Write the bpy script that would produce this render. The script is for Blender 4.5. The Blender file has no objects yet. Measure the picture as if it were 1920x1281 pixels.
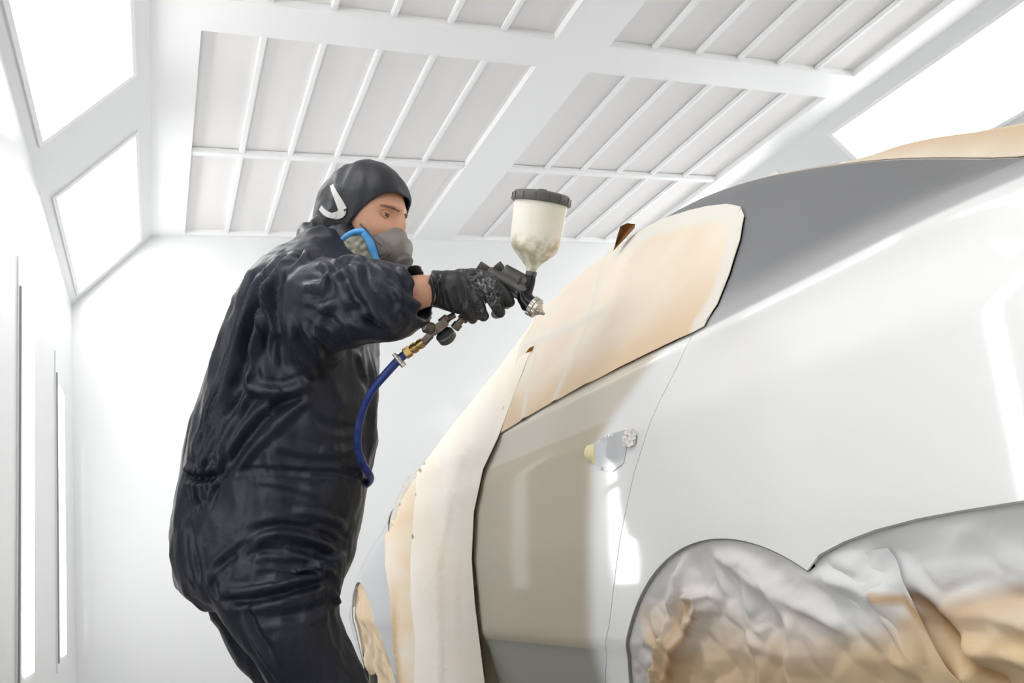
import bpy, bmesh, math, random
import numpy as np
from mathutils import Vector, Matrix, noise
from mathutils.bvhtree import BVHTree
from mathutils.geometry import delaunay_2d_cdt

# ------------------------------------------------------------------ camera
H = 0.72                                   # camera height (crouching photographer)
FPX = 1592.0
MC = Matrix(((0.9178, 0.0306, -0.3959), (-0.3726, -0.2759, -0.8861), (-0.1363, 0.9607, -0.2418)))
_x = Vector((MC[0][0], MC[1][0], MC[2][0])).normalized()
_y = Vector((MC[0][1], MC[1][1], MC[2][1])); _y = (_y - _x * _y.dot(_x)).normalized()
_z = _x.cross(_y)
MC = Matrix((_x, _y, _z)).transposed()
CAM = Vector((0, 0, H))
sc = bpy.context.scene
col = sc.collection
cd = bpy.data.cameras.new('camera'); cd.sensor_width = 36; cd.lens = FPX / 1920 * 36
cd.clip_start = 0.05
cam = bpy.data.objects.new('camera', cd); col.objects.link(cam)
cam.matrix_world = Matrix.Translation(CAM) @ MC.to_4x4()
sc.camera = cam
# ------------------------------------------------------------------ world, exposure
w = bpy.data.worlds.new('world'); sc.world = w; w.use_nodes = True
w.node_tree.nodes['Background'].inputs[0].default_value = (0.9, 0.95, 1, 1)
w.node_tree.nodes['Background'].inputs[1].default_value = 0.3
sc.view_settings.view_transform = 'Standard'
sc.view_settings.look = 'None'
sc.view_settings.gamma = 1
sc.view_settings.use_curve_mapping = False
sc.view_settings.exposure = 0.44
sc.cycles.diffuse_bounces = 6
LIGHT_SLOPE = 4.8                          # emission of the sloping light panels
LIGHT_WALL = 5.5                           # emission of the wall tubes


def ray(px, py):
    return MC @ Vector(((px - 960) / FPX, -(py - 640) / FPX, -1))


def P(px, py, d):
    """world point seen at photo position px,py at depth d along the view axis"""
    return CAM + ray(px, py) * d


VF = MC @ Vector((0, 0, -1)); VR = MC @ Vector((1, 0, 0)); VU = MC @ Vector((0, 1, 0))
MM = 1.6 / FPX


# ------------------------------------------------------------------ materials
def mat(name, base, rough=0.5, metal=0.0, coat=0.0, bump=None, emit=None, sheen=0, var=None, attr=None, spec=0.5, sub=0):
    m = bpy.data.materials.new(name); m.use_nodes = True
    nt = m.node_tree; b = nt.nodes['Principled BSDF']
    b.inputs['Base Color'].default_value = (*base, 1)
    b.inputs['Roughness'].default_value = rough
    b.inputs['Metallic'].default_value = metal
    b.inputs['Coat Weight'].default_value = coat
    b.inputs['Coat Roughness'].default_value = 0.06
    b.inputs['Specular IOR Level'].default_value = spec
    b.inputs['Sheen Weight'].default_value = sheen
    tc = nt.nodes.new('ShaderNodeTexCoord')
    if sub:
        b.inputs['Subsurface Weight'].default_value = sub
        b.inputs['Subsurface Radius'].default_value = (0.02, 0.008, 0.004)
        b.inputs['Subsurface Scale'].default_value = 0.5
    src = None
    if attr:
        a = nt.nodes.new('ShaderNodeAttribute'); a.attribute_name = attr; src = a.outputs['Color']
        if coat:
            ml = nt.nodes.new('ShaderNodeMath'); ml.operation = 'MULTIPLY'; ml.inputs[1].default_value = coat
            nt.links.new(a.outputs['Alpha'], ml.inputs[0]); nt.links.new(ml.outputs[0], b.inputs['Coat Weight'])
            mr = nt.nodes.new('ShaderNodeMapRange'); mr.inputs[3].default_value = .6; mr.inputs[4].default_value = rough
            nt.links.new(a.outputs['Alpha'], mr.inputs[0]); nt.links.new(mr.outputs[0], b.inputs['Roughness'])
    if var:
        sc_, amt, c2 = var
        n = nt.nodes.new('ShaderNodeTexNoise'); n.inputs['Scale'].default_value = sc_; n.inputs['Detail'].default_value = 6
        nt.links.new(tc.outputs['Object'], n.inputs['Vector'])
        r = nt.nodes.new('ShaderNodeMapRange'); r.inputs[1].default_value = 0.35; r.inputs[2].default_value = 0.7
        r.inputs[4].default_value = amt
        nt.links.new(n.outputs['Fac'], r.inputs[0])
        mx = nt.nodes.new('ShaderNodeMix'); mx.data_type = 'RGBA'
        nt.links.new(r.outputs[0], mx.inputs[0])
        if src is not None: nt.links.new(src, mx.inputs[6])
        else: mx.inputs[6].default_value = (*base, 1)
        mx.inputs[7].default_value = (*c2, 1)
        src = mx.outputs[2]
    if src is not None: nt.links.new(src, b.inputs['Base Color'])
    if bump:
        sc_, st, dist = bump
        n = nt.nodes.new('ShaderNodeTexNoise'); n.inputs['Scale'].default_value = sc_; n.inputs['Detail'].default_value = 5
        nt.links.new(tc.outputs['Object'], n.inputs['Vector'])
        bp = nt.nodes.new('ShaderNodeBump'); bp.inputs['Strength'].default_value = st; bp.inputs['Distance'].default_value = dist
        nt.links.new(n.outputs['Fac'], bp.inputs['Height']); nt.links.new(bp.outputs[0], b.inputs['Normal'])
    if emit:
        b.inputs['Emission Color'].default_value = (*emit[0], 1); b.inputs['Emission Strength'].default_value = emit[1]
    return m


M = dict(
    wall=mat('white_gloss_wall', (0.81, 0.82, 0.825), 0.32, coat=0.25, bump=(3, 0.05, 0.01)),
    ceil=mat('white_ceiling_steel', (0.92, 0.925, 0.925), 0.45, bump=(4, 0.04, 0.01)),
    floor=mat('pale_floor', (0.30, 0.30, 0.295), 0.5, var=(6, 0.3, (0.24, 0.24, 0.235))),
    filt=mat('filter_mat', (0.86, 0.84, 0.83), 0.95, bump=(300, 0.3, 0.002), var=(3, 0.5, (0.88, 0.865, 0.855))),
    lite=mat('light_diffuser', (0.9, 0.9, 0.9), 0.4, emit=((1, 1, 0.995), LIGHT_SLOPE)),
    tube=mat('wall_light_diffuser', (0.9, 0.9, 0.9), 0.4, emit=((1, 1, 0.995), LIGHT_WALL)),
    gap=mat('dark_gasket', (0.30, 0.30, 0.30), 0.7),
    paint=mat('car_paint', (0.8, 0.8, 0.8), 0.30, coat=0.9, attr='paint'),
    under=mat('dark_underbody', (0.03, 0.03, 0.03), 0.8),
    glass=mat('car_glass', (0.05, 0.06, 0.06), 0.08),
    rubber=mat('tyre_rubber', (0.02, 0.02, 0.02), 0.75),
    paper=mat('kraft_paper', (0.6, 0.4, 0.2), 0.68, spec=.25, attr='paint', bump=(90, 0.12, 0.002)),
    cloth=mat('navy_coverall', (0.0115, 0.0140, 0.0250), 0.42, bump=(26, 0.35, 0.008), sheen=0.03, var=(9, 0.6, (0.0145, 0.0175, 0.030)), spec=0.38),
    hood=mat('charcoal_hood', (0.010, 0.0115, 0.0175), 0.5, bump=(40, 0.3, 0.004), sheen=0.04),
    skin=mat('skin', (0.64, 0.36, 0.23), 0.45, bump=(220, 0.12, 0.0006), var=(28, 0.45, (0.62, 0.28, 0.19)), sub=0.15),
    lips=mat('lips', (0.5, 0.2, 0.16), 0.5),
    brow=mat('eyebrow_hair', (0.22, 0.11, 0.07), 0.8),
    eyew=mat('eye_white', (0.62, 0.58, 0.55), 0.15),
    iris=mat('iris_brown', (0.06, 0.03, 0.015), 0.1),
    glove=mat('black_nitrile', (0.020, 0.020, 0.020), 0.36, bump=(130, 0.25, 0.0015), attr='paint'),
    boot=mat('boot_leather', (0.02, 0.02, 0.02), 0.55),
    mask=mat('grey_silicone', (0.21, 0.195, 0.175), 0.5),
    maskd=mat('dark_silicone', (0.13, 0.12, 0.11), 0.55),
    blue=mat('blue_filter_trim', (0.06, 0.35, 0.80), 0.55, var=(60, 0.5, (0.25, 0.55, 0.88))),
    felt=mat('dusty_filter_felt', (0.50, 0.48, 0.41), 0.9, var=(45, 0.9, (0.27, 0.25, 0.20)), bump=(80, 0.4, 0.004)),
    strap=mat('pale_strap', (0.66, 0.65, 0.62), 0.6, var=(60, 0.4, (0.5, 0.5, 0.48))),
    cord=mat('dark_cord', (0.08, 0.08, 0.085), 0.6),
    cup=mat('milky_cup', (0.80, 0.77, 0.62), 0.38, attr='paint', sub=0.2),
    lid=mat('grey_lid', (0.085, 0.082, 0.082), 0.5, var=(60, 0.5, (0.16, 0.155, 0.15))),
    gun=mat('gun_grey_metal', (0.13, 0.125, 0.12), 0.42, metal=0.6, var=(70, 0.6, (0.06, 0.06, 0.06))),
    black=mat('gun_black_gloss', (0.012, 0.012, 0.013), 0.14, metal=0.3),
    silver=mat('nickel', (0.66, 0.63, 0.58), 0.28, metal=0.9, var=(80, 0.6, (0.42, 0.39, 0.33))),
    steel=mat('worn_steel', (0.20, 0.165, 0.14), 0.38, metal=0.85, var=(90, 0.8, (0.075, 0.058, 0.05))),
    brass=mat('brass', (0.62, 0.43, 0.16), 0.3, metal=0.9, var=(90, 0.5, (0.40, 0.25, 0.10))),
    hose=mat('blue_rubber_hose', (0.013, 0.032, 0.19), 0.42, var=(60, 0.6, (0.05, 0.09, 0.32))),
    foam=mat('yellow_foam', (0.80, 0.70, 0.42), 0.9, bump=(200, 0.5, 0.002)),
    tape=mat('crumpled_tape', (0.70, 0.67, 0.63), 0.5, bump=(60, 0.6, 0.005)),
)


# ------------------------------------------------------------------ object helpers
def link(name, me, m, parent=None, smooth=True, loc=None):
    o = bpy.data.objects.new(name, me); col.objects.link(o)
    if m is not None: me.materials.append(m)
    if smooth:
        for p in me.polygons: p.use_smooth = True
    if parent is not None:
        o.parent = parent
        root = parent
        while root.parent: root = root.parent
        me.transform(Matrix.Translation(-root.location))
    return o


def obj(name, bm, m, parent=None, smooth=True, angle=None):
    bmesh.ops.recalc_face_normals(bm, faces=bm.faces)
    me = bpy.data.meshes.new(name); bm.to_mesh(me); bm.free()
    if angle:
        me.set_sharp_from_angle(angle=math.radians(angle))
    return link(name, me, m, parent, smooth)


def tag(o, label=None, cat=None, group=None, kind=None):
    if label: o['label'] = label
    if cat: o['category'] = cat
    if group: o['group'] = group
    if kind: o['kind'] = kind
    return o


def empty(name, loc, label=None, cat=None, group=None):
    o = bpy.data.objects.new(name, None); col.objects.link(o); o.location = loc
    o.empty_display_size = 0.1
    return tag(o, label, cat, group)


def box(bm, lo, hi, bev=0):
    lo, hi = Vector(lo), Vector(hi)
    r = bmesh.ops.create_cube(bm, size=1)
    for v in r['verts']:
        v.co = Vector([(lo[i] + hi[i]) / 2 + v.co[i] * (hi[i] - lo[i]) for i in range(3)])
    if bev:
        bmesh.ops.bevel(bm, geom=list({e for v in r['verts'] for e in v.link_edges}), offset=bev, segments=2, affect='EDGES')


def quadbox(bm, pts, n, t):
    """slab: polygon pts extruded by vector n*t"""
    a = [bm.verts.new(p) for p in pts]; b = [bm.verts.new(Vector(p) + Vector(n) * t) for p in pts]
    k = len(a); bm.faces.new(a); bm.faces.new(b[::-1])
    for i in range(k): bm.faces.new((a[i], a[(i + 1) % k], b[(i + 1) % k], b[i]))


def loft(bm, secs, n=28, cap=True, power=2.0):
    """secs: (centre, vec_a, vec_b) elliptical rings"""
    rings = []
    for c, a, b in secs:
        ring = []
        for i in range(n):
            t = 2 * math.pi * i / n; ct, st = math.cos(t), math.sin(t)
            k = (abs(ct) ** power + abs(st) ** power) ** (-1 / power)
            ring.append(bm.verts.new(c + a * ct * k + b * st * k))
        rings.append(ring)
    for r0, r1 in zip(rings, rings[1:]):
        for i in range(n): bm.faces.new((r0[i], r0[(i + 1) % n], r1[(i + 1) % n], r1[i]))
    if cap: bm.faces.new(rings[0][::-1]); bm.faces.new(rings[-1])
    return rings


def frame(t):
    t = t.normalized(); r = VF if abs(t.dot(VF)) < 0.9 else VU
    a = t.cross(r).normalized(); return a, t.cross(a).normalized()


def catmull(pts, k=6):
    out = []
    n = len(pts)
    for i in range(n - 1):
        p0 = pts[max(i - 1, 0)]; p1 = pts[i]; p2 = pts[i + 1]; p3 = pts[min(i + 2, n - 1)]
        for j in range(k):
            t = j / k
            out.append([0.5 * ((2 * b) + (-a + c) * t + (2 * a - 5 * b + 4 * c - d) * t * t + (-a + 3 * b - 3 * c + d) * t ** 3)
                        for a, b, c, d in zip(p0, p1, p2, p3)])
    out.append(list(pts[-1])); return out


def tube(bm, pts, radii, n=16, k=5, cap=True, flat=1.0):
    """smooth tube; pts Vectors, radii numbers"""
    data = [(*p, r) for p, r in zip(pts, radii)]
    if k > 1: data = catmull(data, k)
    secs = []; a = None
    for i, dd in enumerate(data):
        c = Vector(dd[:3]); q = Vector(data[min(i + 1, len(data) - 1)][:3]); p = Vector(data[max(i - 1, 0)][:3])
        t = (q - p).normalized()
        if a is None: a, b = frame(t)
        else:
            a = (a - t * a.dot(t)).normalized(); b = t.cross(a)
        secs.append((c, a * dd[3], b * dd[3] * flat))
    loft(bm, secs, n, cap)


def lathe(bm, base, axis, prof, n=32, cap=True):
    """prof: (distance along axis, radius)"""
    axis = axis.normalized(); a, b = frame(axis)
    loft(bm, [(base + axis * h, a * r, b * r) for h, r in prof], n, cap)


def blobs(bm, chain, sub=1):
    """sphere-swept chain: list of (Vector, r)"""
    for (p, r), (q, s) in zip(chain, chain[1:]):
        L = (q - p).length; k = max(1, int(L / (0.5 * min(r, s))))
        for i in range(k + 1):
            t = i / k
            mtx = Matrix.Translation(p.lerp(q, t))
            bmesh.ops.create_icosphere(bm, subdivisions=2, radius=r + (s - r) * t, matrix=mtx)


def remesh(bm, voxel, smooth=4, factor=0.5):
    me = bpy.data.meshes.new('t'); bm.to_mesh(me); bm.free()
    o = bpy.data.objects.new('t', me); col.objects.link(o)
    m = o.modifiers.new('r', 'REMESH'); m.mode = 'VOXEL'; m.voxel_size = voxel
    if smooth:
        s = o.modifiers.new('s', 'SMOOTH'); s.iterations = smooth; s.factor = factor
    dg = bpy.context.evaluated_depsgraph_get()
    out = bpy.data.meshes.new_from_object(o.evaluated_get(dg))
    bpy.data.objects.remove(o); bpy.data.meshes.remove(me)
    return out


def get_co(me):
    a = np.empty(len(me.vertices) * 3); me.vertices.foreach_get('co', a); return a.reshape(-1, 3)


def get_no(me):
    a = np.empty(len(me.vertices) * 3); me.vertices.foreach_get('normal', a); return a.reshape(-1, 3)


def set_co(me, a):
    me.vertices.foreach_set('co', a.ravel()); me.update()


def bvh_of(me):
    return BVHTree.FromPolygons([v.co.copy() for v in me.vertices], [tuple(p.vertices) for p in me.polygons])


def hit(bvh, px, py):
    d = ray(px, py).normalized(); h = bvh.ray_cast(CAM, d)
    return h[0]


def seg_dist(co, a, b):
    ab = b - a; L = max(ab.dot(ab), 1e-9)
    t = np.clip(((co - a) @ ab) / L, 0, 1)
    return np.linalg.norm(co - (a + t[:, None] * ab), axis=1), t


def folds(me, lines, taper=True):
    """lines: (pixel polyline, width m, height m): ridges (or creases) pressed into a cloth surface where the photo shows them"""
    bvh = bvh_of(me); co = get_co(me); no = get_no(me); disp = np.zeros(len(co))
    for pl, wd, am in lines:
        pl = [tuple(q) for q in (catmull([list(map(float, q)) for q in pl], 4) if len(pl) > 2 else pl)]
        pts = [hit(bvh, *q) for q in pl]
        pts = [np.array(p) for p in pts if p is not None]
        if len(pts) < 2: continue
        L = [0]
        for a, b in zip(pts, pts[1:]): L.append(L[-1] + np.linalg.norm(b - a))
        best = np.full(len(co), 9.0); s = np.zeros(len(co))
        for i, (a, b) in enumerate(zip(pts, pts[1:])):
            if np.linalg.norm(b - a) > 0.12: continue
            d, t = seg_dist(co, a, b); k = d < best
            best[k] = d[k]; s[k] = (L[i] + t[k] * (L[i + 1] - L[i])) / L[-1]
        q = best / wd
        prof = np.exp(-q ** 1.25) - 0.45 * np.exp(-((q - 1.6) / 0.7) ** 2)
        if taper: prof = prof * np.clip(np.sin(np.pi * np.clip(s, 0.03, 0.97)) * 1.8, 0.1, 1)
        disp += 1.25 * am * prof * (best < 4 * wd)
    set_co(me, co + no * disp[:, None])


def ridged(me, fn):
    co = get_co(me); no = get_no(me)
    d = np.array([fn(Vector(c)) for c in co])
    set_co(me, co + no * d[:, None])


def in_poly(x, y, poly):
    c = False; n = len(poly); j = n - 1
    for i in range(n):
        xi, yi = poly[i]; xj, yj = poly[j]
        if (yi > y) != (yj > y) and x < (xj - xi) * (y - yi) / (yj - yi) + xi: c = not c
        j = i
    return c


def resample(poly, step):
    out = []
    for a, b in zip(poly, poly[1:] + poly[:1]):
        L = math.hypot(b[0] - a[0], b[1] - a[1]); k = max(1, int(round(L / step)))
        for i in range(k): out.append((a[0] + (b[0] - a[0]) * i / k, a[1] + (b[1] - a[1]) * i / k))
    return out


def patch(outline, surf, step, holes=(), jitter=0.0, seed=1, extra=(), vrows=None):
    """fill a 2-D outline with a triangulation, map it through surf(u,v) -> Vector. returns bm, uv list"""
    rnd = random.Random(seed)
    pts = []; edges = []
    for poly in [outline] + list(holes):
        rs = resample(list(poly), step); b0 = len(pts); k = len(rs)
        pts += rs; edges += [(b0 + i, b0 + (i + 1) % k) for i in range(k)]
    us = [p[0] for p in outline]; vs = [p[1] for p in outline]
    cell = {}
    for p in pts: cell.setdefault((int(p[0] // step), int(p[1] // step)), []).append(p)
    def clear(a, b):
        i, j = int(a // step), int(b // step)
        for di in (-1, 0, 1):
            for dj in (-1, 0, 1):
                for q in cell.get((i + di, j + dj), ()):
                    if math.hypot(q[0] - a, q[1] - b) < .55 * step: return False
        return True
    rows = vrows if vrows else list(np.arange(min(vs), max(vs), step * .87))
    for row, v in enumerate(rows):
        u = min(us) + (step / 2 if (row % 2 and not vrows) else 0)
        while u < max(us):
            a = u + rnd.uniform(-jitter, jitter) * step; b = float(v) + rnd.uniform(-jitter, jitter) * step
            if in_poly(a, b, outline) and not any(in_poly(a, b, h) for h in holes) and clear(a, b): pts.append((a, b))
            u += step
    pts += list(extra)
    r = delaunay_2d_cdt([Vector(p) for p in pts], edges, [], 0, 1e-5)
    bm = bmesh.new(); uv = [(p.x, p.y) for p in r[0]]
    vv = [bm.verts.new(surf(*q)) for q in uv]
    for f in r[2]:
        cx = sum(uv[i][0] for i in f) / len(f); cy = sum(uv[i][1] for i in f) / len(f)
        if in_poly(cx, cy, outline) and not any(in_poly(cx, cy, h) for h in holes):
            try: bm.faces.new([vv[i] for i in f])
            except ValueError: pass
    return bm, uv


def finish_patch(name, bm, uv, m, parent, colfn=None, thick=0.003, toward=None, smooth=True):
    """drop unused vertices, orient, colour, give thickness"""
    keep = [i for i, v in enumerate(bm.verts) if v.link_faces]
    bm.verts.ensure_lookup_table()
    cols = [colfn(uv[i], bm.verts[i].co.copy()) for i in keep] if colfn else None
    bmesh.ops.delete(bm, geom=[v for v in bm.verts if not v.link_faces], context='VERTS')
    bmesh.ops.recalc_face_normals(bm, faces=bm.faces)
    if toward is not None:
        s = sum((f.normal.dot(toward) * f.calc_area()) for f in bm.faces)
        if s < 0: bmesh.ops.reverse_faces(bm, faces=bm.faces)
    if thick:   # back skin and rim with vertices of their own, so the front shades cleanly
        bm.verts.ensure_lookup_table(); bm.normal_update()
        vs = list(bm.verts); fs = list(bm.faces); bd = [e for e in bm.edges if e.is_boundary]
        back = [bm.verts.new(v.co - v.normal * thick) for v in vs]
        for i, v in enumerate(vs): v.index = i
        if cols: cols = cols + cols
        for f in fs: bm.faces.new([back[v.index] for v in f.verts][::-1])
        for e in bd:
            l = e.link_loops[0]; a = l.vert; b = l.link_loop_next.vert
            q = [bm.verts.new(p.co) for p in (b, a, back[a.index], back[b.index])]
            bm.faces.new(q)
            if cols: cols += [cols[b.index], cols[a.index], cols[a.index], cols[b.index]]
    me = bpy.data.meshes.new(name); bm.to_mesh(me); bm.free()
    if cols:
        at = me.attributes.new('paint', 'FLOAT_COLOR', 'POINT')
        at.data.foreach_set('color', np.array([(*c[:3], c[3] if len(c) > 3 else 1.0) for c in cols], dtype=np.float32).ravel())
    return link(name, me, m, parent, smooth)


def sstep(a, b, x):
    t = min(1, max(0, (x - a) / (b - a))) if a != b else float(x > a)
    return t * t * (3 - 2 * t)


def lerp3(a, b, t): return tuple(x + (y - x) * t for x, y in zip(a, b))


def interp(tab, x):
    if x <= tab[0][0]: return tab[0][1]
    for (a, b), (c, d) in zip(tab, tab[1:]):
        if x <= c: return b + (d - b) * (x - a) / (c - a)
    return tab[-1][1]


def sinterp(tab, x):
    """smoothed table"""
    return sum(interp(tab, x + d) * w for d, w in ((-.06, .15), (-.03, .22), (0, .26), (.03, .22), (.06, .15)))

#@@ROOM
# ================================================================== the booth
XL, XR, YE, YB, ZC, ZS = -0.39, 4.09, 5.25, -3.2, 2.90, 2.46   # walls, end, back, ceiling, foot of the slope
S = ZC - ZS


def struct(name, bm, m, smooth=False):
    return tag(obj(name, bm, m, None, smooth), kind='structure')


bm = bmesh.new(); box(bm, (XL - .3, YB - .2, -0.12), (XR + .3, YE + .2, 0)); struct('floor', bm, M['floor'])
bm = bmesh.new(); box(bm, (XL - .12, YB, 0), (XL, YE, ZS)); struct('wall_left', bm, M['wall'])
bm = bmesh.new(); box(bm, (XR, YB, 0), (XR + .12, YE, ZS)); struct('wall_right', bm, M['wall'])
bm = bmesh.new(); box(bm, (XL - .12, YE, 0), (XR + .12, YE + .12, ZC + .12)); struct('wall_end', bm, M['wall'])
bm = bmesh.new(); box(bm, (XL - .12, YB - .12, 0), (XR + .12, YB, ZC + .12)); struct('wall_back', bm, M['wall'])

# sloping light strips between wall and ceiling, cut open for the lights
SPANS = [(3.87, 5.15), (2.09, 3.37), (0.31, 1.59), (-1.47, -0.19)]


def slope_pt(side, s, y, off=0.0):
    """s 0 at wall .. 1 at ceiling; off = depth behind the slope"""
    k = 0.7071 * off
    if side < 0: return Vector((XL + S * s - k, y, ZS + S * s + k))
    return Vector((XR - S * s + k, y, ZS + S * s + k))


for side, nm in ((-1, 'wall_left_slope'), (1, 'wall_right_slope')):
    bm = bmesh.new(); n = Vector((side, 0, 1)).normalized()
    def slab(s0, s1, y0, y1, t=0.03):
        quadbox(bm, [slope_pt(side, s0, y0), slope_pt(side, s1, y0), slope_pt(side, s1, y1), slope_pt(side, s0, y1)], n, t)
    slab(0, .09, YB, YE); slab(.85, 1, YB, YE)
    ys = [YE] + [v for a, b in SPANS for v in (b, a)] + [YB]
    for i in range(0, len(ys), 2): slab(.09, .85, ys[i + 1], ys[i])
    struct(nm, bm, M['wall'])

LNAMES = {(-1, 0): 'white light panel in the sloping strip beside the end wall', (-1, 1): 'large bright light panel above left, second from the end wall',
          (1, 1): 'bright light panel above the grey car roof'}
for side in (-1, 1):
    for i, (a, b) in enumerate(SPANS):
        r = empty('ceiling_light', slope_pt(side, .47, (a + b) / 2, .0),
                  LNAMES.get((side, i), 'bright light panel in the sloping strip, hidden from the photograph'), 'light panel', 'light panels in the sloping strips')
        bm = bmesh.new(); n = Vector((side, 0, 1)).normalized()
        quadbox(bm, [slope_pt(side, .09, a, .028), slope_pt(side, .85, a, .028), slope_pt(side, .85, b, .028), slope_pt(side, .09, b, .028)], n, .015)
        obj('diffuser', bm, M['lite'], r, False)
        bm = bmesh.new()
        for s0, s1, y0, y1 in ((.07, .10, a - .02, b + .02), (.84, .87, a - .02, b + .02), (.10, .84, a - .02, a + .008), (.10, .84, b - .008, b + .02)):
            quadbox(bm, [slope_pt(side, s0, y0, -.008), slope_pt(side, s1, y0, -.008), slope_pt(side, s1, y1, -.008), slope_pt(side, s0, y1, -.008)], n, .012)
        obj('frame', bm, M['ceil'], r, False)

# flat ceiling: solid deck above, wide beams, recessed filter bays
BX = [(0.24, 1.715), (1.99, 3.47)]
BY = [(3.12, 5.22), (0.79, 2.91), (-1.54, 0.58)]
bm = bmesh.new()
box(bm, (XL, YB, ZC + .09), (XR, YE, ZC + .16))
CX0, CX1 = XL + S, XR - S
box(bm, (CX0, YB, ZC), (BX[0][0], YE, ZC + .09)); box(bm, (BX[0][1], YB, ZC), (BX[1][0], YE, ZC + .09)); box(bm, (BX[1][1], YB, ZC), (CX1, YE, ZC + .09))
ys = [YE, BY[0][1], BY[0][0], BY[1][1], BY[1][0], BY[2][1], BY[2][0], YB]
for i in range(0, 8, 2):
    for x0, x1 in BX: box(bm, (x0, ys[i + 1], ZC), (x1, ys[i], ZC + .09))
struct('ceiling', bm, M['ceil'])
BL = {(0, 0): 'grey filter bay with white bars above the painter, left of the wide beam', (1, 0): 'grey filter bay with white bars above the spray cup, right of the wide beam',
      (0, 1): 'filter bay cut by the top of the photo, left of the wide beam', (1, 1): 'filter bay cut by the top of the photo, right of the wide beam'}
for bx, (x0, x1) in enumerate(BX):
    for by, (y0, y1) in enumerate(BY):
        r = empty('ceiling_filter', ((x0 + x1) / 2, (y0 + y1) / 2, ZC),
                  BL.get((bx, by), 'filter bay of the booth ceiling outside the photograph'), 'ceiling filter', 'filter bays of the booth ceiling')
        bm = bmesh.new(); box(bm, (x0, y0, ZC + .035), (x1, y1, ZC + .06)); obj('filter_mat', bm, M['filt'], r, False)
        dx = (x1 - x0) / 6
        for k in range(1, 6):
            bm = bmesh.new(); box(bm, (x0 + dx * k - .014, y0, ZC + .012), (x0 + dx * k + .014, y1, ZC + .034), .004); obj('divider_bar', bm, M['ceil'], r, False)
        bm = bmesh.new(); box(bm, (x0, (y0 + y1) / 2 - .025, ZC + .006), (x1, (y0 + y1) / 2 + .025, ZC + .034), .005); obj('cross_bar', bm, M['ceil'], r, False)

# upright lights let into the left wall (and right wall)
WL = [(4.42, 4.72), (3.22, 3.53), (1.12, 1.16), (1.24, 1.30), (-0.35, -0.04)]
WN = {0: 'upright wall light nearest the end wall', 1: 'upright wall light at the left edge of the photo, nearer than the other'}
for side in (-1, 1):
    for i, (a, b) in enumerate(WL):
        x = XL if side < 0 else XR
        s = -side
        r = empty('wall_light', (x, (a + b) / 2, .5),
                  WN[i] if side < 0 and i in WN else 'upright wall light outside the photograph', 'wall light', 'upright lights along the booth walls')
        nr = b - a < .2
        bm = bmesh.new(); xs = sorted((x, x + s * .004)); box(bm, (xs[0], a - (.03 if nr else .14), .50), (xs[1], b + (.02 if nr else .06), 1.92), .0015); obj('cover', bm, M['wall'], r, False)
        bm = bmesh.new(); xs = sorted((x + s * .004, x + s * .008)); box(bm, (xs[0], a + (0 if nr else .02), .56), (xs[1], b - (0 if nr else .06), 1.79), .0015); obj('diffuser', bm, M['tube'], r, False)
        bm = bmesh.new(); xs = sorted((x + s * .004, x + s * .009)); box(bm, (xs[0], a - (.022 if nr else .115), .54), (xs[1], a - (.016 if nr else .10), 1.82)); obj('gasket', bm, M['gap'], r, False)
#@@CAR
# ================================================================== the car (left side faces the camera)
XC = 1.62                                   # centre plane of the car
ZR = [(.16, .99), (.35, 1.02), (.48, 1.045), (.6, 1.083), (.76, 1.17), (.86, 1.217), (.99, 1.27), (1.11, 1.312), (1.27, 1.35), (1.47, 1.373), (1.8, 1.382),
      (2.07, 1.355), (2.34, 1.28), (2.62, 1.172), (2.87, 1.035), (3.02, .955), (3.13, .90), (3.43, .835), (3.67, .775), (3.9, .70), (4.12, .60)]
XE = [(.16, .94), (.6, .94), (.76, .965), (1.0, .995), (1.5, 1.0), (2.1, 1.0), (2.34, .975), (2.62, .92), (2.87, .87), (3.1, .80), (4.12, .79)]
BASE = [(.15, .86), (.30, .795), (.52, .757), (.545, .748), (.72, .75), (.90, .762), (.935, .770), (1.0, .782), (1.03, .795)]
ZB = 1.03                                   # belt line


def X(y, z):
    """left side of the car body: x of the surface at y,z"""
    zr = sinterp(ZR, y)
    x = interp(BASE, z) if z < ZB else .795
    x += 0.10 * max(0, (.75 - y)) ** 2 * 1.2 + .055 * max(0, y - 3.0) ** 2
    if zr > ZB + .01 and z > ZB:
        u = (z - ZB) / (zr - ZB); xe = sinterp(XE, y)
        x0 = x; x = x0 + (xe - x0) * (0.88 * u + .12 * u * u)
        R = min(.05, (zr - ZB) * .4)
        if z > zr - R: x += R * .5 * (1 - math.sqrt(max(0, 1 - ((z - (zr - R)) / R) ** 2)))
    else:
        R = .10
        if z > zr - R: x += R * .6 * (1 - math.sqrt(max(0, 1 - min(1, (z - (zr - R)) / R) ** 2)))
    return x


def XN(y, z): 
    e = .004
    return Vector((-1, (X(y + e, z) - X(y - e, z)) / (2 * e), (X(y, z + e) - X(y, z - e)) / (2 * e))).normalized()


def yz(px, py):
    """where the photo position falls on the side surface"""
    r = ray(px, py); x = .76
    for _ in range(40):
        t = x / r.x; p = CAM + r * t
        zr = sinterp(ZR, p.y)
        x = x * .6 + .4 * X(p.y, min(p.z, zr))
    return (p.y, p.z)


def side(y, z, off=0.0):
    z2 = min(z, sinterp(ZR, y) - .0005)
    p = Vector((X(y, z2), y, z2))
    return p + (XN(y, z2 - .005) * off if off else Vector((0, 0, 0)))


WHITE = (.86, .86, .855); GREY = (.155, .157, .168); PRIMER = (.44, .38, .26); FLOOR_REFL = (.25, .24, .19)
EDGE_P = [(.2, 1.52), (.54, 1.50), (.88, 1.40), (.93, 1.33), (1.0, 1.18), (1.05, 1.1)]


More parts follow.
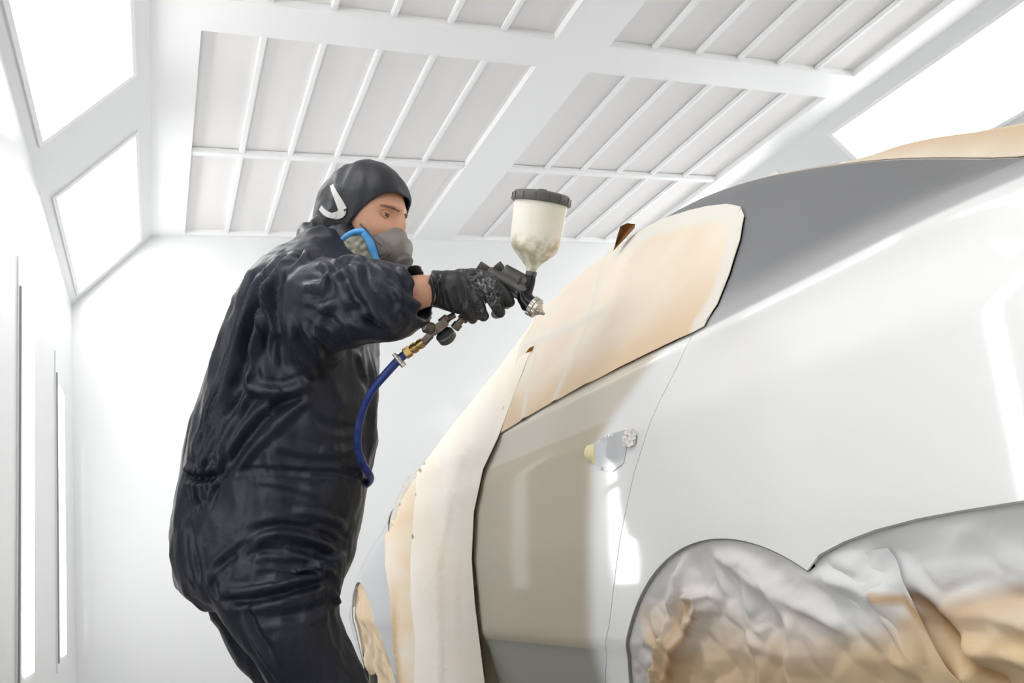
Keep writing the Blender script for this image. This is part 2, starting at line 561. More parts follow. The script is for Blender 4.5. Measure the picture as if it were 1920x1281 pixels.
def car_paint(q, co):
    y, z = q
    # bare grey primer over pillar and roof edge, misted white towards the shoulder line
    zb = 1.010
    g = sstep(zb - .001, zb + .006, z) * (.72 + .28 * sstep(.0, .07, z - zb)) * (.84 + .16 * sstep(1.15, .9, y) + .16 * sstep(.04, .14, z - zb) * sstep(.9, 1.15, y))
    g = max(g, .22 * sstep(.06, .0, zb - z) * sstep(1.1, .95, y) * (1 if z < zb else 0))  # soft shadow below the shoulder line, mixed into the white as grey
    c = lerp3(WHITE, GREY, g)
    # beige primer on the door, sprayed edge
    e = interp(EDGE_P, z)
    k = sstep(e - .035, e + .05, y) * sstep(1.07, 1.03, z)
    pr = FLOOR_REFL if z < .532 else PRIMER  # darker lower band: the dark floor's reflection painted into the door colour
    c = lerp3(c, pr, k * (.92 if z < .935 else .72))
    return (*c, (1 - .9 * k) * (1 - .8 * min(1, g * 2)))


car = empty('car', (XC, 2.0, 0), 'white and grey car being repainted, masked with brown paper', 'car')
# outlines from the door gap
SEAM = [yz(*p) for p in [(1303, 622), (1270, 688), (1237, 752), (1212, 815), (1190, 885), (1170, 975), (1155, 1070), (1143, 1170), (1135, 1275)]]
y_end = SEAM[-1][0]
SEAM += [(y_end + .02, .36), (y_end + .05, .30), (y_end + .06, .25)]
WINREAR = [yz(*p) for p in [(1303, 622), (1322, 612), (1347, 572), (1370, 515), (1390, 450), (1397, 408), (1388, 390), (1365, 385), (1330, 388), (1290, 398), (1240, 416), (1190, 444), (1158, 466)]]
AR, AY, AZ = .378, 1.072, .325
FR_, FY, FZ = .375, 3.60, .325


def arch(cy, cz, r, a0, a1, n=40):
    return [(cy + r * math.cos(a0 + (a1 - a0) * i / n), cz + r * math.sin(a0 + (a1 - a0) * i / n)) for i in range(n + 1)]


BUMP = [yz(*p) for p in [(1516, 1053), (1535, 1040), (1580, 1016), (1640, 993), (1720, 972), (1800, 957), (1919, 938)]]
BUMP += [(.45, .712), (.30, .722), (.17, .73)]
roof = [(y, sinterp(ZR, y)) for y in np.arange(.17, 1.56, .02)]
wt = WINREAR[-1]
# ---- quarter panel with the pillar
ra = math.atan2(BUMP[0][1] - AZ, BUMP[0][0] - AY)
la = math.atan2(.25 - AZ, AR)
qa = arch(AY, AZ, AR, math.pi + (0 if ra < 0 else 0) - (math.pi - ra), la, 60)   # from the bumper end over the top to the sill
outline = ([(.17, .73)] + roof + [(1.62, sinterp(ZR, 1.62) - .002), (1.62, wt[1])] + WINREAR[::-1][0:0] +
           [(wt[0], wt[1])] + WINREAR[::-1][1:] + SEAM[1:] + qa[::-1] + BUMP[1:-1])
outline = [(float(a), float(b)) for a, b in outline]
CR = list(np.arange(.25, .92, .012)) + [.92, .928, .935, .942, .955, .97, .985, .994, 1.0, 1.005, 1.010, 1.015, 1.02, 1.026, 1.034, 1.044] + list(np.arange(1.056, 1.42, .011))
bm, uv = patch(outline, lambda y, z: side(y, z), .011, vrows=CR)
NX = Vector((-1, 0, 0))
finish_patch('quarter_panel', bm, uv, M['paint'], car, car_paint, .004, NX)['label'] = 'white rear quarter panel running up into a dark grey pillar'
# folded-in lip around the arch and along the bumper cut
def lip(name, line, depth=.03, m='paint', colr=WHITE):
    bm = bmesh.new(); a = [bm.verts.new(side(y, z, -.001)) for y, z in line]
    b = [bm.verts.new(side(y, z, -.001) + Vector((depth, 0, 0))) for y, z in line]
    for i in range(len(a) - 1): bm.faces.new((a[i], a[i + 1], b[i + 1], b[i]))
    uvq = list(line) * 2
    return finish_patch(name, bm, uvq, M[m], car, lambda q, c: colr, .002)


lip('arch_lip', qa, .012, colr=(.22, .22, .22)); lip('bumper_edge', BUMP, .014, colr=(.35, .35, .35))
# ---- doors and fender
def yline(y0, a=.24, b=1.0, n=12): return [(y0 + .03 * math.sin(3 * (a + (b - a) * i / n)), a + (b - a) * i / n) for i in range(n + 1)]
G = .0022
seam2 = [(y + G, z) for y, z in SEAM]
y2 = 2.10
door = [(y2, .25), (y2 + .02, .6), (y2, 1.03)] + [seam2[0]] + seam2[1:]
door[2] = (y2, ZB + .006); door[3] = (seam2[0][0], min(seam2[0][1], ZB + .006))
# hole for the missing handle
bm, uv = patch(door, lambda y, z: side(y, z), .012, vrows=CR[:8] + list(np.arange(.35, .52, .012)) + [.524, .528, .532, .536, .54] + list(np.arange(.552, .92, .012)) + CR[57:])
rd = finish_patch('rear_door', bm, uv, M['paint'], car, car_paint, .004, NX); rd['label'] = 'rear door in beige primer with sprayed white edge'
bm, uv = patch([(y2 + G, .25), (2.98, .25), (2.98, .85), (2.9, .985), (2.86, 1.025), (y2 + G, 1.028)], lambda y, z: side(y, z), .02)
finish_patch('front_door', bm, uv, M['paint'], car, lambda q, c: PRIMER, .004, NX)
fa = arch(FY, FZ, FR_, math.pi - math.asin(.07 / FR_) * -1, math.asin(.07 / FR_) * -1, 50)
fo = [(2.985, .25)] + [(2.985, .85), (2.99, .93)] + [(y, sinterp(ZR, y) - .001) for y in np.arange(3.04, 4.13, .04)] + [(4.12, .25)] + fa[::-1]
bm, uv = patch([(float(a), float(b)) for a, b in fo], lambda y, z: side(y, z), .02)
finish_patch('front_fender', bm, uv, M['paint'], car, lambda q, c: (.34, .355, .38), .004, NX)['label'] = 'grey primed front fender'
# ---- glass behind the masking (side windows from belt to roof edge)
bm, uv = patch([(y, z) for y, z in ([(.98, 1.02), (.98, 1.20), (1.1, 1.27), (1.25, 1.30), (1.6, 1.33), (2.1, 1.31), (2.35, 1.23), (2.60, 1.12), (2.80, 1.03)])],
               lambda y, z: side(y, z, -.012), .03)
finish_patch('side_glass', bm, uv, M['glass'], car, None, .003, NX)
# ---- roof, rear window, boot lid, bonnet as one shell plus the far side
bm = bmesh.new(); ysr = np.arange(.17, 4.125, .04); N = 24; rings = []
for y in ysr:
    y = float(y); zr = sinterp(ZR, y) - .0005; xe = X(y, zr); prof = [Vector((xe, y, zr))]
    for i in range(1, N + 1):
        t = i / N; x = xe + (2 * XC - 2 * xe) * t
        prof.append(Vector((x, y, zr + (.055 + .07 * sstep(2.7, 3.2, y) * sstep(0, .25, t) * sstep(1, .75, t)) * (1 - (2 * t - 1) ** 2) ** .8)))
    for z in np.linspace(zr, .25, 22)[1:]:
        z = float(z); prof.append(Vector((2 * XC - X(y, z), y, z)))
    rings.append([bm.verts.new(p) for p in prof])
for r0, r1 in zip(rings, rings[1:]):
    for i in range(len(r0) - 1): bm.faces.new((r0[i], r0[i + 1], r1[i + 1], r1[i]))
uvq = [(v.co.y, v.co.z) for v in bm.verts]
finish_patch('body_shell', bm, uvq, M['paint'], car, lambda q, c: GREY if q[1] > 1.03 else (.5, .5, .5), .004)
# nose and tail closures
for yy, sgn in ((.17, -1), (4.12, 1)):
    bm = bmesh.new(); zt = sinterp(ZR, yy) + .045; xa = X(yy, .6) + .014
    secs = [(Vector((XC, yy - sgn * .05, .25 + (zt - .25) / 2)), Vector((XC - xa, 0, 0)), Vector((0, 0, (zt - .25) / 2)))]
    for k in range(7):
        t = k / 6 * math.pi / 2; q = math.cos(t)
        secs.append((Vector((XC, yy + sgn * .14 * math.sin(t), .25 + (zt - .25) / 2)), Vector(((XC - xa) * (.75 + .25 * q), 0, 0)), Vector((0, 0, (zt - .25) / 2 * (.8 + .2 * q)))))
    loft(bm, secs, 40, True, 5)
    finish_patch('bumper', bm, [(0, 0)] * len(bm.verts), M['paint'], car, lambda q, c: (.5, .5, .5), 0)
bm = bmesh.new(); box(bm, (.90, .2, .20), (2 * XC - .90, 4.1, .5), .02); obj('underbody', bm, M['under'], car, False)
# inner arch liners
for cy in (AY, FY):
    bm = bmesh.new(); a = arch(cy, .325, .372, -.25, math.pi + .25, 40)
    va = [bm.verts.new((.84, y, z)) for y, z in a]; vb = [bm.verts.new((1.05, y, z)) for y, z in a]
    for i in range(len(a) - 1): bm.faces.new((va[i], va[i + 1], vb[i + 1], vb[i]))
    bm.faces.new(vb); obj('arch_liner', bm, M['under'], car)
for cy in (AY, FY):
    for xs in (.95, 2 * XC - .95):
        bm = bmesh.new(); s = 1 if xs < XC else -1
        prof = [(-.10, .20), (-.105, .29), (-.08, .315), (.08, .315), (.105, .29), (.10, .20), (.05, .19), (.05, .05)]
        secs = [(Vector((xs - s * h, cy, .315)), Vector((0, r, 0)), Vector((0, 0, r))) for h, r in prof]
        loft(bm, secs, 40); wh = obj('wheel', bm, M['rubber'], car)
        bm = bmesh.new(); loft(bm, [(Vector((xs - s * h, cy, .315)), Vector((0, r, 0)), Vector((0, 0, r))) for h, r in ((.045, .195), (.085, .19), (.06, .12), (.085, .05), (.09, .001))], 40)
        obj('hub', bm, M['silver'], wh)
# ---- handle hole: foam plug and taped socket
def on_side(px, py, off=0.0):
    y, z = yz(px, py); return side(y, z, off), XN(y, z), y, z


p, n, y, z = on_side(1150, 822)
out = [yz(*q) for q in [(1113, 832), (1140, 815), (1172, 806), (1176, 840), (1170, 868), (1150, 884), (1118, 880)]]
bm, uv = patch(out, lambda a, b: side(a, b, .0015), .006)  # patch follows the door skin; shade of the handle dent is in its colour
finish_patch('handle_recess_shade', bm, uv, M['paint'], car, lambda q, c: lerp3((.50, .52, .55), WHITE, sstep(.86, .845, q[1]) * .7 + .25 * sstep(y, y - .03, q[0])), .001, NX)['label'] = 'bluish patch painted with the shading of the hollow where the handle was'
foam = [yz(*q) for q in [(1112, 832), (1116, 833), (1117, 868), (1108, 868), (1100, 862), (1097, 848), (1101, 838)]]
cy0 = sum(a for a, b in foam) / len(foam); cz0 = sum(b for a, b in foam) / len(foam)
bm, uv = patch(foam, lambda a, b: side(a, b, .002 + .010 * (1 - min(1, math.hypot((a - cy0) / .016, (b - cz0) / .018)) ** 2)), .003, jitter=.3)
tag(finish_patch('foam_plug', bm, uv, M['foam'], None, None, .004, NX), 'yellow foam plug pressed in the primed rear door handle hole', 'plug')
tp = [yz(*q) for q in [(1176, 806), (1190, 803), (1197, 812), (1193, 832), (1186, 838), (1173, 836), (1172, 820)]]
rnd = random.Random(4)
bm, uv = patch(tp, lambda a, b: side(a, b, .002 + rnd.uniform(0, .005)), .0045, jitter=.4)
tag(finish_patch('tape_patch', bm, uv, M['tape'], None, None, .001, NX, False), 'small crumpled white tape patch on the car beside the rear door edge', 'tape')

# ================================================================== masking paper
KRAFT = (.60, .43, .26); CREAM = (.77, .69, .58); MIST = (.66, .655, .66)


def nz(v, s, seed=0.0):
    return noise.noise(Vector(v) * s + Vector((seed, seed * 1.7, seed * .3)))


def fsum(v, s, seed=0.0): return nz(v, s, seed) + .5 * nz(v, s * 2.1, seed + 5) + .25 * nz(v, s * 4.3, seed + 9)


def crease(v, s, seed=0.0):
    """sharp-edged crumple height in -1..1"""
    a = Vector(v) * s + Vector((seed, seed * .7, seed * 1.3)); a += Vector((noise.noise(a * .6), noise.noise(a * .6 + Vector((7, 0, 0))), 0)) * .8
    d = noise.voronoi(a)[0]; return (d[1] - d[0]) * 1.2 - .4


def plines(lines, surf_yz=yz):
    return [[surf_yz(*q) for q in l] for l in lines]


def dseg2(p, l):
    b = 9
    for (x0, y0), (x1, y1) in zip(l, l[1:]):
        dx, dy = x1 - x0, y1 - y0; t = min(1, max(0, ((p[0] - x0) * dx + (p[1] - y0) * dy) / max(dx * dx + dy * dy, 1e-9)))
        b = min(b, math.hypot(p[0] - x0 - dx * t, p[1] - y0 - dy * t))
    return b


# --- window masking: brown paper with pale tape round its edge
WP = [(1158, 464), (1190, 443), (1240, 415), (1290, 397), (1330, 387), (1365, 384), (1390, 389), (1398, 406), (1391, 450), (1371, 515), (1348, 572), (1323, 613), (1303, 624),
      (1250, 648), (1180, 682), (1100, 722), (1020, 765), (932, 818), (953, 745), (968, 690), (980, 645), (1008, 597), (1056, 541), (1106, 491)]
wo = [yz(*q) for q in WP]
TAPE = plines([[(1163, 470), (1190, 451), (1240, 424), (1290, 406), (1330, 396), (1365, 393), (1388, 402), (1388, 440), (1368, 510), (1344, 570), (1318, 608)]])[0]
TAPE2 = plines([[(1150, 470), (1110, 600), (1070, 690), (1040, 760)], [(1140, 580), (1060, 620), (985, 655)], [(1010, 660), (985, 790)]])


def win_surf(a, b):
    h = .004 + .0025 * fsum((a, b, 0), 6) + .004 * max(0, crease((a, b, 0), 7, 3)) * (1 if dseg2((a, b), TAPE) > .03 else .2)
    for l in TAPE2:
        h += .004 * math.exp(-(dseg2((a, b), l) / .012) ** 2)
    return side(a, min(b, sinterp(ZR, a) - .001), max(.002, h))


def win_col(q, co):
    d = dseg2(q, TAPE); n = fsum((*q, 0), 5, 2)
    c = lerp3(CREAM, KRAFT, min(1, max(0, .05 + .25 * n)))
    low = sstep(.10, .0, q[1] - 1.03 + .04 * n)
    c = lerp3(c, (.62, .44, .25), .7 * low)
    c = lerp3(c, (.74, .58, .42), .45 * sstep(1.35, 1.1, q[0]) * sstep(1.24, 1.12, q[1]) * sstep(1.04, 1.08, q[1]))
    if d < .026: c = lerp3(c, (.70, .68, .62), .9 * sstep(.028, .02, d))
    for l in TAPE2: c = lerp3(c, (.70, .67, .60), .8 * math.exp(-(dseg2(q, l) / .012) ** 4))
    return c


bm, uv = patch(wo, win_surf, .011, jitter=.2)
tag(finish_patch('masking_paper', bm, uv, M['paper'], None, win_col, .0012, NX), 'cream masking paper taped over the rear side window below the grey pillar', 'masking paper')
# brown lip of loose paper standing up at the roof edge
def flap(name, pts, depths, bend, colr, label):
    bm = bmesh.new(); base = [P(x, y, d) for (x, y), d in zip(pts, depths)]
    c = sum(base, Vector()) / len(base)
    vs = [bm.verts.new(p) for p in base]; cv = bm.verts.new(c + VF * bend)
    for i in range(len(vs)): bm.faces.new((vs[i], vs[(i + 1) % len(vs)], cv))
    bmesh.ops.subdivide_edges(bm, edges=bm.edges, cuts=3, use_grid_fill=True)
    for v in bm.verts: v.co += VF * .004 * noise.noise(v.co * 60)
    o = finish_patch(name, bm, [(0, 0)] * len(bm.verts), M['paper'], None, lambda q, co: colr, .001)
    return tag(o, label, 'masking paper')


pr, _, _, _ = on_side(1175, 462); dr = (MC.transposed() @ (pr - CAM)).z * -1
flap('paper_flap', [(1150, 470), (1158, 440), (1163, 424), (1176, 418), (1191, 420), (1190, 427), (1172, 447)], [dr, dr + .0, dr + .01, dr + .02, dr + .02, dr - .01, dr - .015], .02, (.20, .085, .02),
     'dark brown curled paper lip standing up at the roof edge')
pr, _, _, _ = on_side(1000, 655); dr = (MC.transposed() @ (pr - CAM)).z * -1 - .02
flap('paper_tear', [(985, 662), (992, 652), (1005, 646), (1021, 645), (1012, 653), (998, 658)], [dr] * 6, .01, (.42, .24, .08),
     'small open brown fold in the paper edge below the spray gun nozzle')

# --- roof masking seen above the grey pillar
bm = bmesh.new(); rows = []
for i in range(46):
    y = .17 + i * .03; row = []
    lift = interp([(.17, .10), (.4, .085), (.47, .075), (.56, .047), (.64, .055), (.72, .050), (.80, .042), (.88, .030), (.95, .012), (1.02, .002), (1.6, .002)], y)
    zr = sinterp(ZR, y)
    for j in range(14):
        t = j / 13; x = X(y, zr - .001) + .015 + t * 1.1
        row.append(bm.verts.new((x, y, zr + .004 + .052 * (1 - (2 * (t * .8) - 1) ** 2) ** .8 * min(1, t * 3) + lift * sstep(0, .10, t) * (1 + .3 * nz((x, y, 0), 7)))))
    rows.append(row)
for a, b in zip(rows, rows[1:]):
    for j in range(13): bm.faces.new((a[j], a[j + 1], b[j + 1], b[j]))
uvq = [(v.co.x, v.co.y) for v in bm.verts]
tag(finish_patch('masking_paper', bm, uvq, M['paper'], None, lambda q, c: lerp3((.66, .50, .33), CREAM, max(0, fsum((*q, 0), 9)) + .7 * sstep(.03, .0, q[0] - X(q[1], sinterp(ZR, q[1]) - .001) - .01)), .001, Vector((0, 0, 1))),
    'peach coloured masking paper bulging over the rear window and roof', 'masking paper')

# --- wheel arch: crumpled paper tucked behind the lip
def fold_h(q, lines):
    h = 0
    for l, wd, am in lines:
        d = dseg2(q, l); h += am * math.exp(-(d / (wd * .55)) ** 1.5)
    return h


def crumple_patch(name, outline, base, foldset, colfn, label, step=.012, amp=.012, scale=9, seed=3, step_h=None):
    def f(a, b):
        v = (a, b, 0); edge = min(1, dseg2((a, b), outline + outline[:1]) / .03)
        h = amp * crease(v, scale, seed) + amp * .75 * crease(v, scale * 2.4, seed + 4) + .35 * amp * fsum(v, 4, seed)
        h = (h + fold_h((a, b), foldset) + (step_h(a, b) if step_h else 0)) * edge
        return base(a, b, h)
    bm, uv = patch(outline, f, step, jitter=.1, seed=seed)
    o = finish_patch(name, bm, uv, M['paper'], None, colfn, .001, NX, True)
    return tag(o, label, 'masking paper')


def base_in(inset):
    def b(a, z, h):
        zz = min(z, sinterp(ZR, a) - .01)
        return Vector((X(a, max(zz, .3)) + inset - h, a, z))
    return b


FW = plines([[(1277, 1040), (1266, 1110), (1247, 1180), (1230, 1281)], [(1345, 1045), (1440, 1110), (1475, 1180), (1480, 1281)], [(1385, 1050), (1470, 1130), (1560, 1175)],
             [(1290, 1118), (1318, 1118)], [(1313, 1141), (1290, 1185), (1265, 1230), (1250, 1290)], [(1500, 1070), (1600, 1100), (1650, 1130)]])
FSET = [(FW[0], .018, .022), (FW[1], .03, .016), (FW[2], .025, .014), (FW[3], .016, .016), (FW[5], .03, .014)]


# --- rear bumper paper
BW = plines([[(1640, 1120), (1700, 1125), (1800, 1240), (1850, 1281)], [(1640, 1130), (1700, 1240), (1690, 1281)], [(1600, 1100), (1700, 1130)], [(1740, 1160), (1850, 1150), (1919, 1175)],
             [(1800, 1215), (1919, 1240)], [(1560, 1050), (1680, 1110)], [(1700, 1175), (1919, 1120)], [(1860, 1200), (1800, 1281)]])
BSET = [(BW[0], .022, -.020), (BW[1], .025, .022), (BW[2], .02, .012), (BW[3], .022, .016), (BW[4], .02, .016), (BW[5], .03, .014), (BW[6], .02, -.012), (BW[7], .02, .012)]


def bump_col(q, co):
    n = fsum((*q, 0), 6, 8)
    up = sstep(.575, .640, q[1] + .018 * n + .30 * max(0, q[0] - .72))
    c = lerp3((.66, .50, .31), (.68, .68, .68), up)
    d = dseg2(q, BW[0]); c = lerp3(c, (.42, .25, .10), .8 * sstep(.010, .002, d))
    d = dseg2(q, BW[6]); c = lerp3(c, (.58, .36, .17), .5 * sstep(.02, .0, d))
    return c


BROWNZ = [yz(*p) for p in [(1272, 1105), (1296, 1112), (1318, 1118), (1313, 1141), (1290, 1185), (1265, 1230), (1250, 1290), (1226, 1290), (1245, 1190), (1262, 1130)]]


def arch_col(q, co):
    n = fsum((*q, 0), 6, 1)
    up = sstep(.50, .64, q[1] + .05 * n)
    left = sstep(1.31, 1.33, q[0] + .03 * nz((*q, 0), 12, 3)) 
    c = lerp3((.64, .48, .31), MIST, up * .95)
    c = lerp3(c, bump_col(q, co), sstep(.98, .82, q[0]))
    rim = sstep(1.0, 1.05, q[0]) * sstep(.05, .0, AR - math.hypot(q[0] - AY, q[1] - AZ))
    c = lerp3(c, (.60, .58, .57), max(left * .95, rim * .25))
    j = .006 * nz((*q, 0), 60, 2)
    if in_poly(q[0] + j, q[1] + j, BROWNZ): c = lerp3(c, lerp3((.50, .35, .21), (.62, .46, .31), .5 + .5 * n), sstep(.0, .02, dseg2(q, BROWNZ + BROWNZ[:1])) * .8 + .2)
    d = dseg2(q, FW[4]); c = lerp3(c, (.34, .18, .07), .8 * sstep(.003 + .009 * sstep(.62, .5, q[1]), .001, d))  # shadow in the valley beside the flap, painted as a dark brown line
    return c


def flap_h(a, b):
    d = dseg2((a, b), FW[4])
    if in_poly(a, b, BROWNZ): return .020 * sstep(.05, .0, d)
    return (.020 - .030 * sstep(0, .018, d)) * sstep(.06, .02, d)


ao = [(AY + (AR - .002) * math.cos(t), AZ + (AR - .002) * math.sin(t)) for t in np.linspace(-.5, ra, 60)]
ao += [(BUMP[1][0], BUMP[1][1] - .004)] + [(AY + (AR + .075 + .02 * math.sin(9 * t)) * math.cos(t), AZ + (AR + .075 + .02 * math.sin(9 * t)) * math.sin(t)) for t in np.linspace(ra + .22, math.pi + .5, 30)]


def arch_base(a, z, h):
    out = sstep(AR - .03, AR + .01, math.hypot(a - AY, z - AZ)) * sstep(1.0, .9, a) * sstep(.66, .63, z)
    return Vector((X(a, max(z, .3)) + .007 - .010 * out - h, a, z))


crumple_patch('masking_paper', [(float(a), float(b)) for a, b in ao], arch_base, FSET, arch_col, 'crumpled brown and grey misted paper filling the rear wheel arch', .0046, .015, 8, 3, flap_h)

bo = [(a, b + .002) for a, b in BUMP] + [(.17, .25), (AY - AR - .002, .25)] + arch(AY, AZ, AR + .001, math.pi, ra, 30)[:-1]
crumple_patch('masking_paper', [(float(a), float(b)) for a, b in bo], base_in(.007), BSET, bump_col, 'crumpled brown paper with white mist over the rear bumper, right of the wheel arch', .0055, .014, 7, 11)

# --- front: grey fender, wheel paper, brown strip, long white sheet
fw = [(FY + (FR_ - .004) * math.cos(t), FZ + (FR_ - .004) * math.sin(t)) for t in np.linspace(-.6, math.pi + .6, 50)]
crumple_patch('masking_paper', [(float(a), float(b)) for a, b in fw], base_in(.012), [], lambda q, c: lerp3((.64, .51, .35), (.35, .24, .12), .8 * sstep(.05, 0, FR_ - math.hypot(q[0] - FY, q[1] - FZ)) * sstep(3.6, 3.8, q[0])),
              'pale brown paper filling the front wheel arch beside the painter', .018, .02, 6, 21)


def px_sheet(name, outline, depth, step, hfn, colfn, label, jitter=.25, seed=5, thick=.001):
    """a hung sheet: outline given where the photo shows it, depth(px,py) its real distance"""
    def f(a, b):
        return P(a, b, depth(a, b)) - VF * hfn(a, b)
    bm, uv = patch(outline, f, step, jitter=jitter, seed=seed)
    o = finish_patch(name, bm, uv, M['paper'], None, colfn, thick, -VF)
    return tag(o, label, 'masking paper')


def side_depth(px, py, off):
    y, z = yz(px, py); y = min(y, 4.0); zr = sinterp(ZR, y)
    x = X(y, min(max(z, .62), zr)) - off
    r = ray(px, py); return x / r.x


_cache = {}


def sd(px, py, off):
    k = (round(px / 12), round(py / 12)); 
    def g(i, j):
        if (i, j, off) not in _cache: _cache[(i, j, off)] = side_depth(i * 12, j * 12, off)
        return _cache[(i, j, off)]
    i, j = math.floor(px / 12), math.floor(py / 12); u, v = px / 12 - i, py / 12 - j
    return (g(i, j) * (1 - u) + g(i + 1, j) * u) * (1 - v) + (g(i, j + 1) * (1 - u) + g(i + 1, j + 1) * u) * v


STRIP = [(776, 898), (790, 893), (800, 950), (792, 1060), (800, 1180), (815, 1300), (752, 1300), (742, 1255), (736, 1210), (731, 1120), (722, 1060), (722, 1003), (742, 957), (762, 922)]
px_sheet('masking_paper', STRIP, lambda a, b: sd(a, b, .002), 7, lambda a, b: max(-.0005, .005 * crease((a, b, 0), .018, 4) + .004 * crease((a, b * .5, 0), .04, 2)),
         lambda q, c: lerp3(lerp3((.76, .60, .42), CREAM, max(0, .4 + fsum((*q, 0), .02))), (.42, .28, .12), .8 * sstep(12, 0, abs(q[0] - 738 - max(0, q[1] - 1200) * .1)) * sstep(1080, 1200, q[1])),
         'narrow brown paper strip between the grey front fender and the long pale sheet')
SHEET = [(1002, 598), (1004, 625), (992, 662), (980, 695), (962, 742), (934, 818), (905, 880), (888, 960), (884, 1050), (890, 1130), (900, 1215), (912, 1310), (775, 1310), (778, 1200), (770, 1120), (770, 1040), (776, 960), (782, 885),
         (852, 792), (933, 692)]
VFO = [[(975, 640), (900, 760), (850, 900), (820, 1060), (825, 1300)], [(1000, 660), (925, 800), (880, 900), (862, 1050), (868, 1300)], [(930, 700), (850, 830), (805, 960), (795, 1100), (800, 1300)], [(1110, 510), (1010, 620), (960, 720)]]


def sheet_h(a, b):
    h = .010 * fsum((a * .025, b * .004, 0), 1, 3) + .006 * crease((a * .8, b * .35, 0), .02, 6)
    for l, am in zip(VFO, (.030, -.022, -.020, .016)): h += am * math.exp(-(dseg2((a, b), l) / 15) ** 2)
    return max(h, 0)


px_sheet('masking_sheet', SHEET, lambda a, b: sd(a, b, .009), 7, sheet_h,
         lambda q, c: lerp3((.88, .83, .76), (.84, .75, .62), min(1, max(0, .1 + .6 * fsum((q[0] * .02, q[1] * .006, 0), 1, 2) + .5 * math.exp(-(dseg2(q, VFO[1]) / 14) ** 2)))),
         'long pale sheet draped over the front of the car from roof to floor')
#@@PERSON
# ================================================================== the painter
def D(py, add=0.0):
    """distance of the painter's mid plane at a height of the photo"""
    return interp([(300, 1.95), (445, 1.90), (1050, 1.77), (1400, 1.73), (1900, 1.66)], py) + add


feet_z = 0.02
prs = empty('person', P(520, 1100, 1.77) * 1.0, 'person in a navy hooded coverall and half mask aiming a spray gun at the car', 'person')
prs.location = Vector((prs.location.x, prs.location.y, 0))


def ring(L, R, py, hd, dd=0.0, tilt=0.0, d=None):
    """cross-section of the body between photo columns L and R"""
    dc = (D(py) if d is None else d) + dd
    a, b = P(L, py + tilt, dc), P(R, py - tilt, dc)
    return ((a + b) / 2, (b - a) / 2, VF * hd)


TOR = [(433, 583, 640, .07), (447, 566, 655, .10), (466, 537, 668, .15), (490, 502, 690, .185), (520, 474, 700, .20), (560, 450, 706, .205), (610, 430, 708, .205),
       (660, 412, 708, .20), (720, 392, 708, .195), (780, 371, 708, .19), (840, 354, 706, .185), (885, 347, 700, .175), (920, 341, 692, .178), (955, 334, 682, .183),
       (1000, 333, 670, .187), (1050, 337, 662, .186), (1085, 345, 650, .175), (1112, 372, 632, .14)]
bm = bmesh.new()
loft(bm, [ring(L, R, py, hd) for py, L, R, hd in TOR], 40, True, 2.25)
# near (right) thigh, knee, shin
RL = [(1040, 352, 655, .10, -.085), (1085, 372, 645, .105, -.09), (1125, 400, 632, .105, -.095), (1160, 428, 634, .103, -.10), (1200, 458, 650, .10, -.10), (1240, 487, 669, .098, -.10), (1281, 514, 690, .095, -.10),
      (1330, 545, 712, .09, -.10), (1385, 572, 730, .085, -.10), (1440, 580, 732, .08, -.10), (1500, 575, 715, .075, -.10), (1570, 562, 690, .07, -.10), (1650, 548, 668, .068, -.10), (1720, 540, 655, .068, -.10), (1760, 540, 652, .064, -.10)]
loft(bm, [ring(L, R, py, hd, dd) for py, L, R, hd, dd in RL], 32, True, 2.1)
# far (left) leg, a little behind
LL = [(1060, 350, 600, .095, .09), (1110, 366, 590, .095, .095), (1150, 398, 570, .09, .10), (1200, 428, 585, .088, .10), (1240, 453, 605, .085, .10), (1281, 482, 625, .083, .10), (1340, 515, 650, .08, .10), (1400, 530, 660, .078, .10),
      (1470, 520, 645, .072, .10), (1550, 490, 605, .068, .10), (1620, 470, 580, .066, .10), (1690, 455, 565, .064, .10)]
loft(bm, [ring(L, R, py, hd, dd) for py, L, R, hd, dd in LL], 32, True, 2.1)


def sec(px, py, d, rv, rh, dirv=None, az=0.0):
    """sleeve ring: rv half height in the picture plane, rh half depth; dirv = picture direction of the axis"""
    dx, dy = dirv; L = math.hypot(dx, dy); dx, dy = dx / L, dy / L
    t = (VR * dx - VU * dy) * math.cos(az) + VF * math.sin(az); t.normalize()
    a = (VR * dy + VU * dx).normalized(); b = t.cross(a).normalized()
    return (P(px, py, d), a * rv, b * rh)


SLV = [sec(520, 515, 1.80, .060, .08, (1, .35)), sec(545, 535, 1.74, .082, .085, (1, .35), -.4), sec(585, 566, 1.66, .092, .085, (1, .2), -.4), sec(630, 573, 1.61, .088, .080, (1, .05), -.3), sec(675, 568, 1.575, .084, .076, (1, -.05), -.1),
       sec(720, 566, 1.56, .081, .072, (1, -.1), .0), sec(755, 561, 1.565, .070, .064, (1, -.18), .15), sec(778, 552, 1.575, .061, .056, (1, -.2), .15),
       sec(790, 549, 1.58, .057, .050, (1, -.2), -.25), sec(793, 549, 1.58, .052, .046, (1, -.2), -.35), sec(780, 550, 1.58, .044, .040, (1, -.2), -.35), sec(765, 552, 1.58, .040, .036, (1, -.2), -.3)]
loft(bm, SLV, 36, True, 2.0)
# loose cloth hanging between sleeve and back
blobs(bm, [(P(560, 600, 1.70), .075), (P(535, 665, 1.735), .05)])
blobs(bm, [(P(600, 610, 1.66), .075), (P(590, 672, 1.69), .05), (P(565, 705, 1.73), .03)])
blobs(bm, [(P(520, 580, 1.75), .08), (P(500, 680, 1.76), .055), (P(492, 712, 1.775), .03)])
# far (left) sleeve, bent in front of the belly on the far side
tube(bm, [P(600, 520, 2.02), P(625, 620, 2.09), P(640, 720, 2.06), P(645, 785, 1.97)], [.085, .075, .066, .05], 24)
